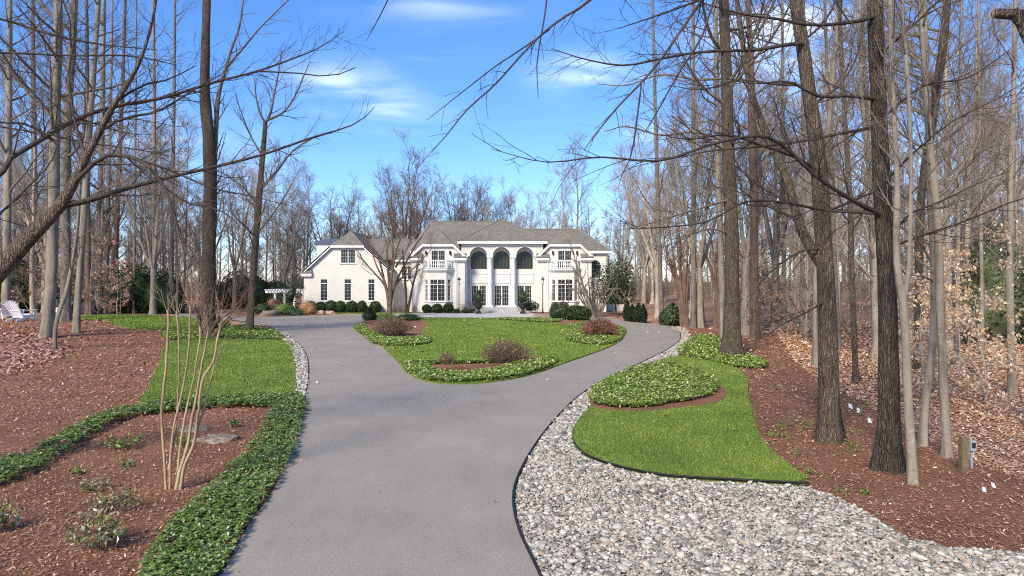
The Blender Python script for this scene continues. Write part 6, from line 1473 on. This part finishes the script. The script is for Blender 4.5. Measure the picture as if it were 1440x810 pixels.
x = urn('black urn planter beside the entry steps next to the green shrub', 735.2, 73.2); leaf_ball('topiary', 'dark clipped topiary growing in the urn by the green shrub', 'topiary', 735, 430, 11, 16, 900, .1, 'box_leaf', base=(x, 73.2, 1.24), shape='cone', lump=.2)
# pergola beside the garage
pg = thing('pergola', 'white garden pergola with round posts beside the garage', 'pergola', (-26.5, 79, 0))
for x, y in ((-27.2, 78.4), (-25.0, 78.4), (-27.2, 81.6), (-25.0, 81.6)):
    B = Box(); B.box(x - .2, x + .2, y - .2, y + .2, 0, .25); B.lathe([(.16, .252), (.15, 1.2), (.13, 2.1), (.17, 2.2)], (x, y, 0), 12); B.done('post', M['white_trim'], pg)
B = Box()
for y in (78.4, 81.6): B.box(-28.3, -24., y - .09, y + .09, 2.205, 2.45)
B.done('beam', M['white_trim'], pg)
B = Box()
for i in range(13): B.box(-28.1 + i * .33, -28.02 + i * .33, 77.6, 82.4, 2.455, 2.65)
B.done('rafters', M['white_trim'], pg)
# adirondack chairs
def adirondack(label, px, py, rz, sc=1.3):
    b = gd(px, py); t = thing('adirondack_chair', label, 'chair', b, 'white chairs by the fire ring'); t.rotation_euler = (0, 0, rz); t.scale = (sc,) * 3
    def put(B, nm):
        o = B.done(nm, M['white_plastic']); o.parent = t
    B = Box()
    for i in range(6): B.beam((-.28 + 0, -.28 + i * .105, .24 + i * .026), (.28, -.28 + i * .105, .24 + i * .026), .085, .02)
    put(B, 'seat')
    B = Box()
    for i in range(7):
        u = (i - 3) / 3; top = 1.02 - .12 * u * u
        B.beam((u * .24, -.26, .22), (u * .34, -.26 - .46, top), .082, .02, (0, 1, .6))
    B.beam((-.29, -.47, .58), (.29, -.47, .58), .06, .03); B.beam((-.31, -.60, .84), (.31, -.60, .84), .06, .03)
    put(B, 'backrest')
    for s in (-1, 1):
        B = Box(); B.beam((s * .31, .34, .03), (s * .31, .30, .40), .03, .12); put(B, 'leg')
        B = Box(); B.beam((s * .28, .32, .36), (s * .28, -.66, .05), .03, .13); put(B, 'leg')
        B = Box(); B.beam((s * .36, .40, .58), (s * .36, -.42, .55), .15, .025); B.beam((s * .33, .30, .40), (s * .33, .30, .565), .03, .09); put(B, 'armrest')
adirondack('white slatted chair turned aside behind its twin near the beech', 13, 450.5, R(38)); adirondack('white slatted chair with its back to the drive beside the fire ring', 33, 452.6, R(-10)); adirondack('white chair mostly hidden behind the split beech trunk', 79, 449, R(80))
B = Box(); b = gd(57, 447); B.lathe([(.85, -.05), (.85, .30), (.78, .34), (.62, .34), (.6, .05)], b, 18); o = B.done('fire_ring', M['rock']); tag(o, 'low round stone fire ring beside the white chairs', 'fire ring')
# covered grill
b = gd(127, 441.6); gt = thing('covered_grill', 'grill under a draped dark cover at the edge of the far lawn', 'grill', b)
bm = bmesh.new(); bmesh.ops.create_cube(bm, size=2); bmesh.ops.subdivide_edges(bm, edges=bm.edges[:], cuts=7, use_grid_fill=True)
for v in bm.verts:
    p = np.array(v.co[:]); z = (p[2] + 1) / 2; wd = .95 - .45 * z ** 1.2; v.co = (p[0] * wd + .12 * math.sin(p[2] * 4 + p[1] * 3) * .5, p[1] * (.55 - .2 * z), z * 1.55 + .06 * math.sin(p[0] * 6) * z)
bm.transform(Matrix.Translation(b)); from_bm('cover', bm, M['cover_black'], gt, True)
bm = bmesh.new(); bmesh.ops.create_cube(bm, size=2); bmesh.ops.subdivide_edges(bm, edges=bm.edges[:], cuts=5, use_grid_fill=True)
for v in bm.verts:
    p = np.array(v.co[:]); v.co = (p[0] * .42 + .15, p[1] * .42 - .02, 1.62 + p[2] * .2 - abs(p[0]) * .12)
bm.transform(Matrix.Translation(b)); from_bm('hood', bm, M['cover_grey'], gt, True)
# short wooden post with a small meter box
b = gd(1355, 667); pt = thing('marker_post', 'short weathered wooden post at the edge of the leaf litter', 'post', b)
B = Box(); B.box(b[0] - .062, b[0] + .062, b[1] - .062, b[1] + .062, -.15, .66); o = B.done('post_shaft', M['post_wood'], pt)
B = Box(); B.prism([(b[0] - .064, b[1] - .064, .662), (b[0] + .064, b[1] - .064, .662), (b[0] + .064, b[1] + .064, .70), (b[0] - .064, b[1] + .064, .70)], (0, 0, .02)); B.done('cap', M['post_wood'], pt)
b2 = gd(1366, 660); mt = thing('meter_box', 'small grey utility box on a stake beside the wooden post', 'utility box', b2)
B = Box(); B.box(b2[0] - .02, b2[0] + .02, b2[1] - .02, b2[1] + .02, -.1, .36); B.done('stake', M['meter_grey'], mt)
B = Box(); B.box(b2[0] - .05, b2[0] + .06, b2[1] - .06, b2[1] + .05, .362, .56); bo = B.done('box_body', M['meter_grey'], mt)
B = Box(); B.box(b2[0] - .03, b2[0] + .04, b2[1] - .066, b2[1] - .0605, .42, .52); B.done('dial', M['glass'], bo)
for px, py, lb in ((1193, 577, 'white marker flag in the mulch behind the tall forked tree'), (1204, 583, 'small white marker flag just past the first one'), (1220, 597, 'white marker flag by the heaviest dark trunk'), (1394, 688, 'white marker flag in the mulch near the wooden post'), (1381, 694, 'pale marker flag beside the one near the wooden post')):
    b = gd(px, py); s = b[1] / FPX; ft = thing('marker_flag', lb, 'marker flag', b)
    W = Wood(); W.add(np.array([b, b + [0, 0, .12], b + [0, 0, 10 * s]]), np.array([.003, .003, .003]), 4); link('wire', W.mesh('wire'), M['meter_grey'], ft)
    bm = bmesh.new(); v = [bm.verts.new(b + np.array(p) * s) for p in ((0, 0, 10), (5, 1, 8), (6, -1, 2), (1, 0, 3))]; bm.faces.new(v); r_ = bmesh.ops.extrude_face_region(bm, geom=bm.faces[:])
    bmesh.ops.translate(bm, vec=(0, .003, 0), verts=[q for q in r_['geom'] if isinstance(q, bmesh.types.BMVert)]); from_bm('flag', bm, M['flag_white'], ft)
# tree stump and a fallen twig
b = gd(1366, 531); W = Wood(); W.add(np.array([b - [0, 0, .1], b + [.02, 0, .12], b + [.05, .02, .36]]), np.array([.2, .16, .13]), 12); o = link('tree_stump', W.mesh('tree_stump'), M['bark_dark']); tag(o, 'dark broken stump in the leaf litter', 'stump')
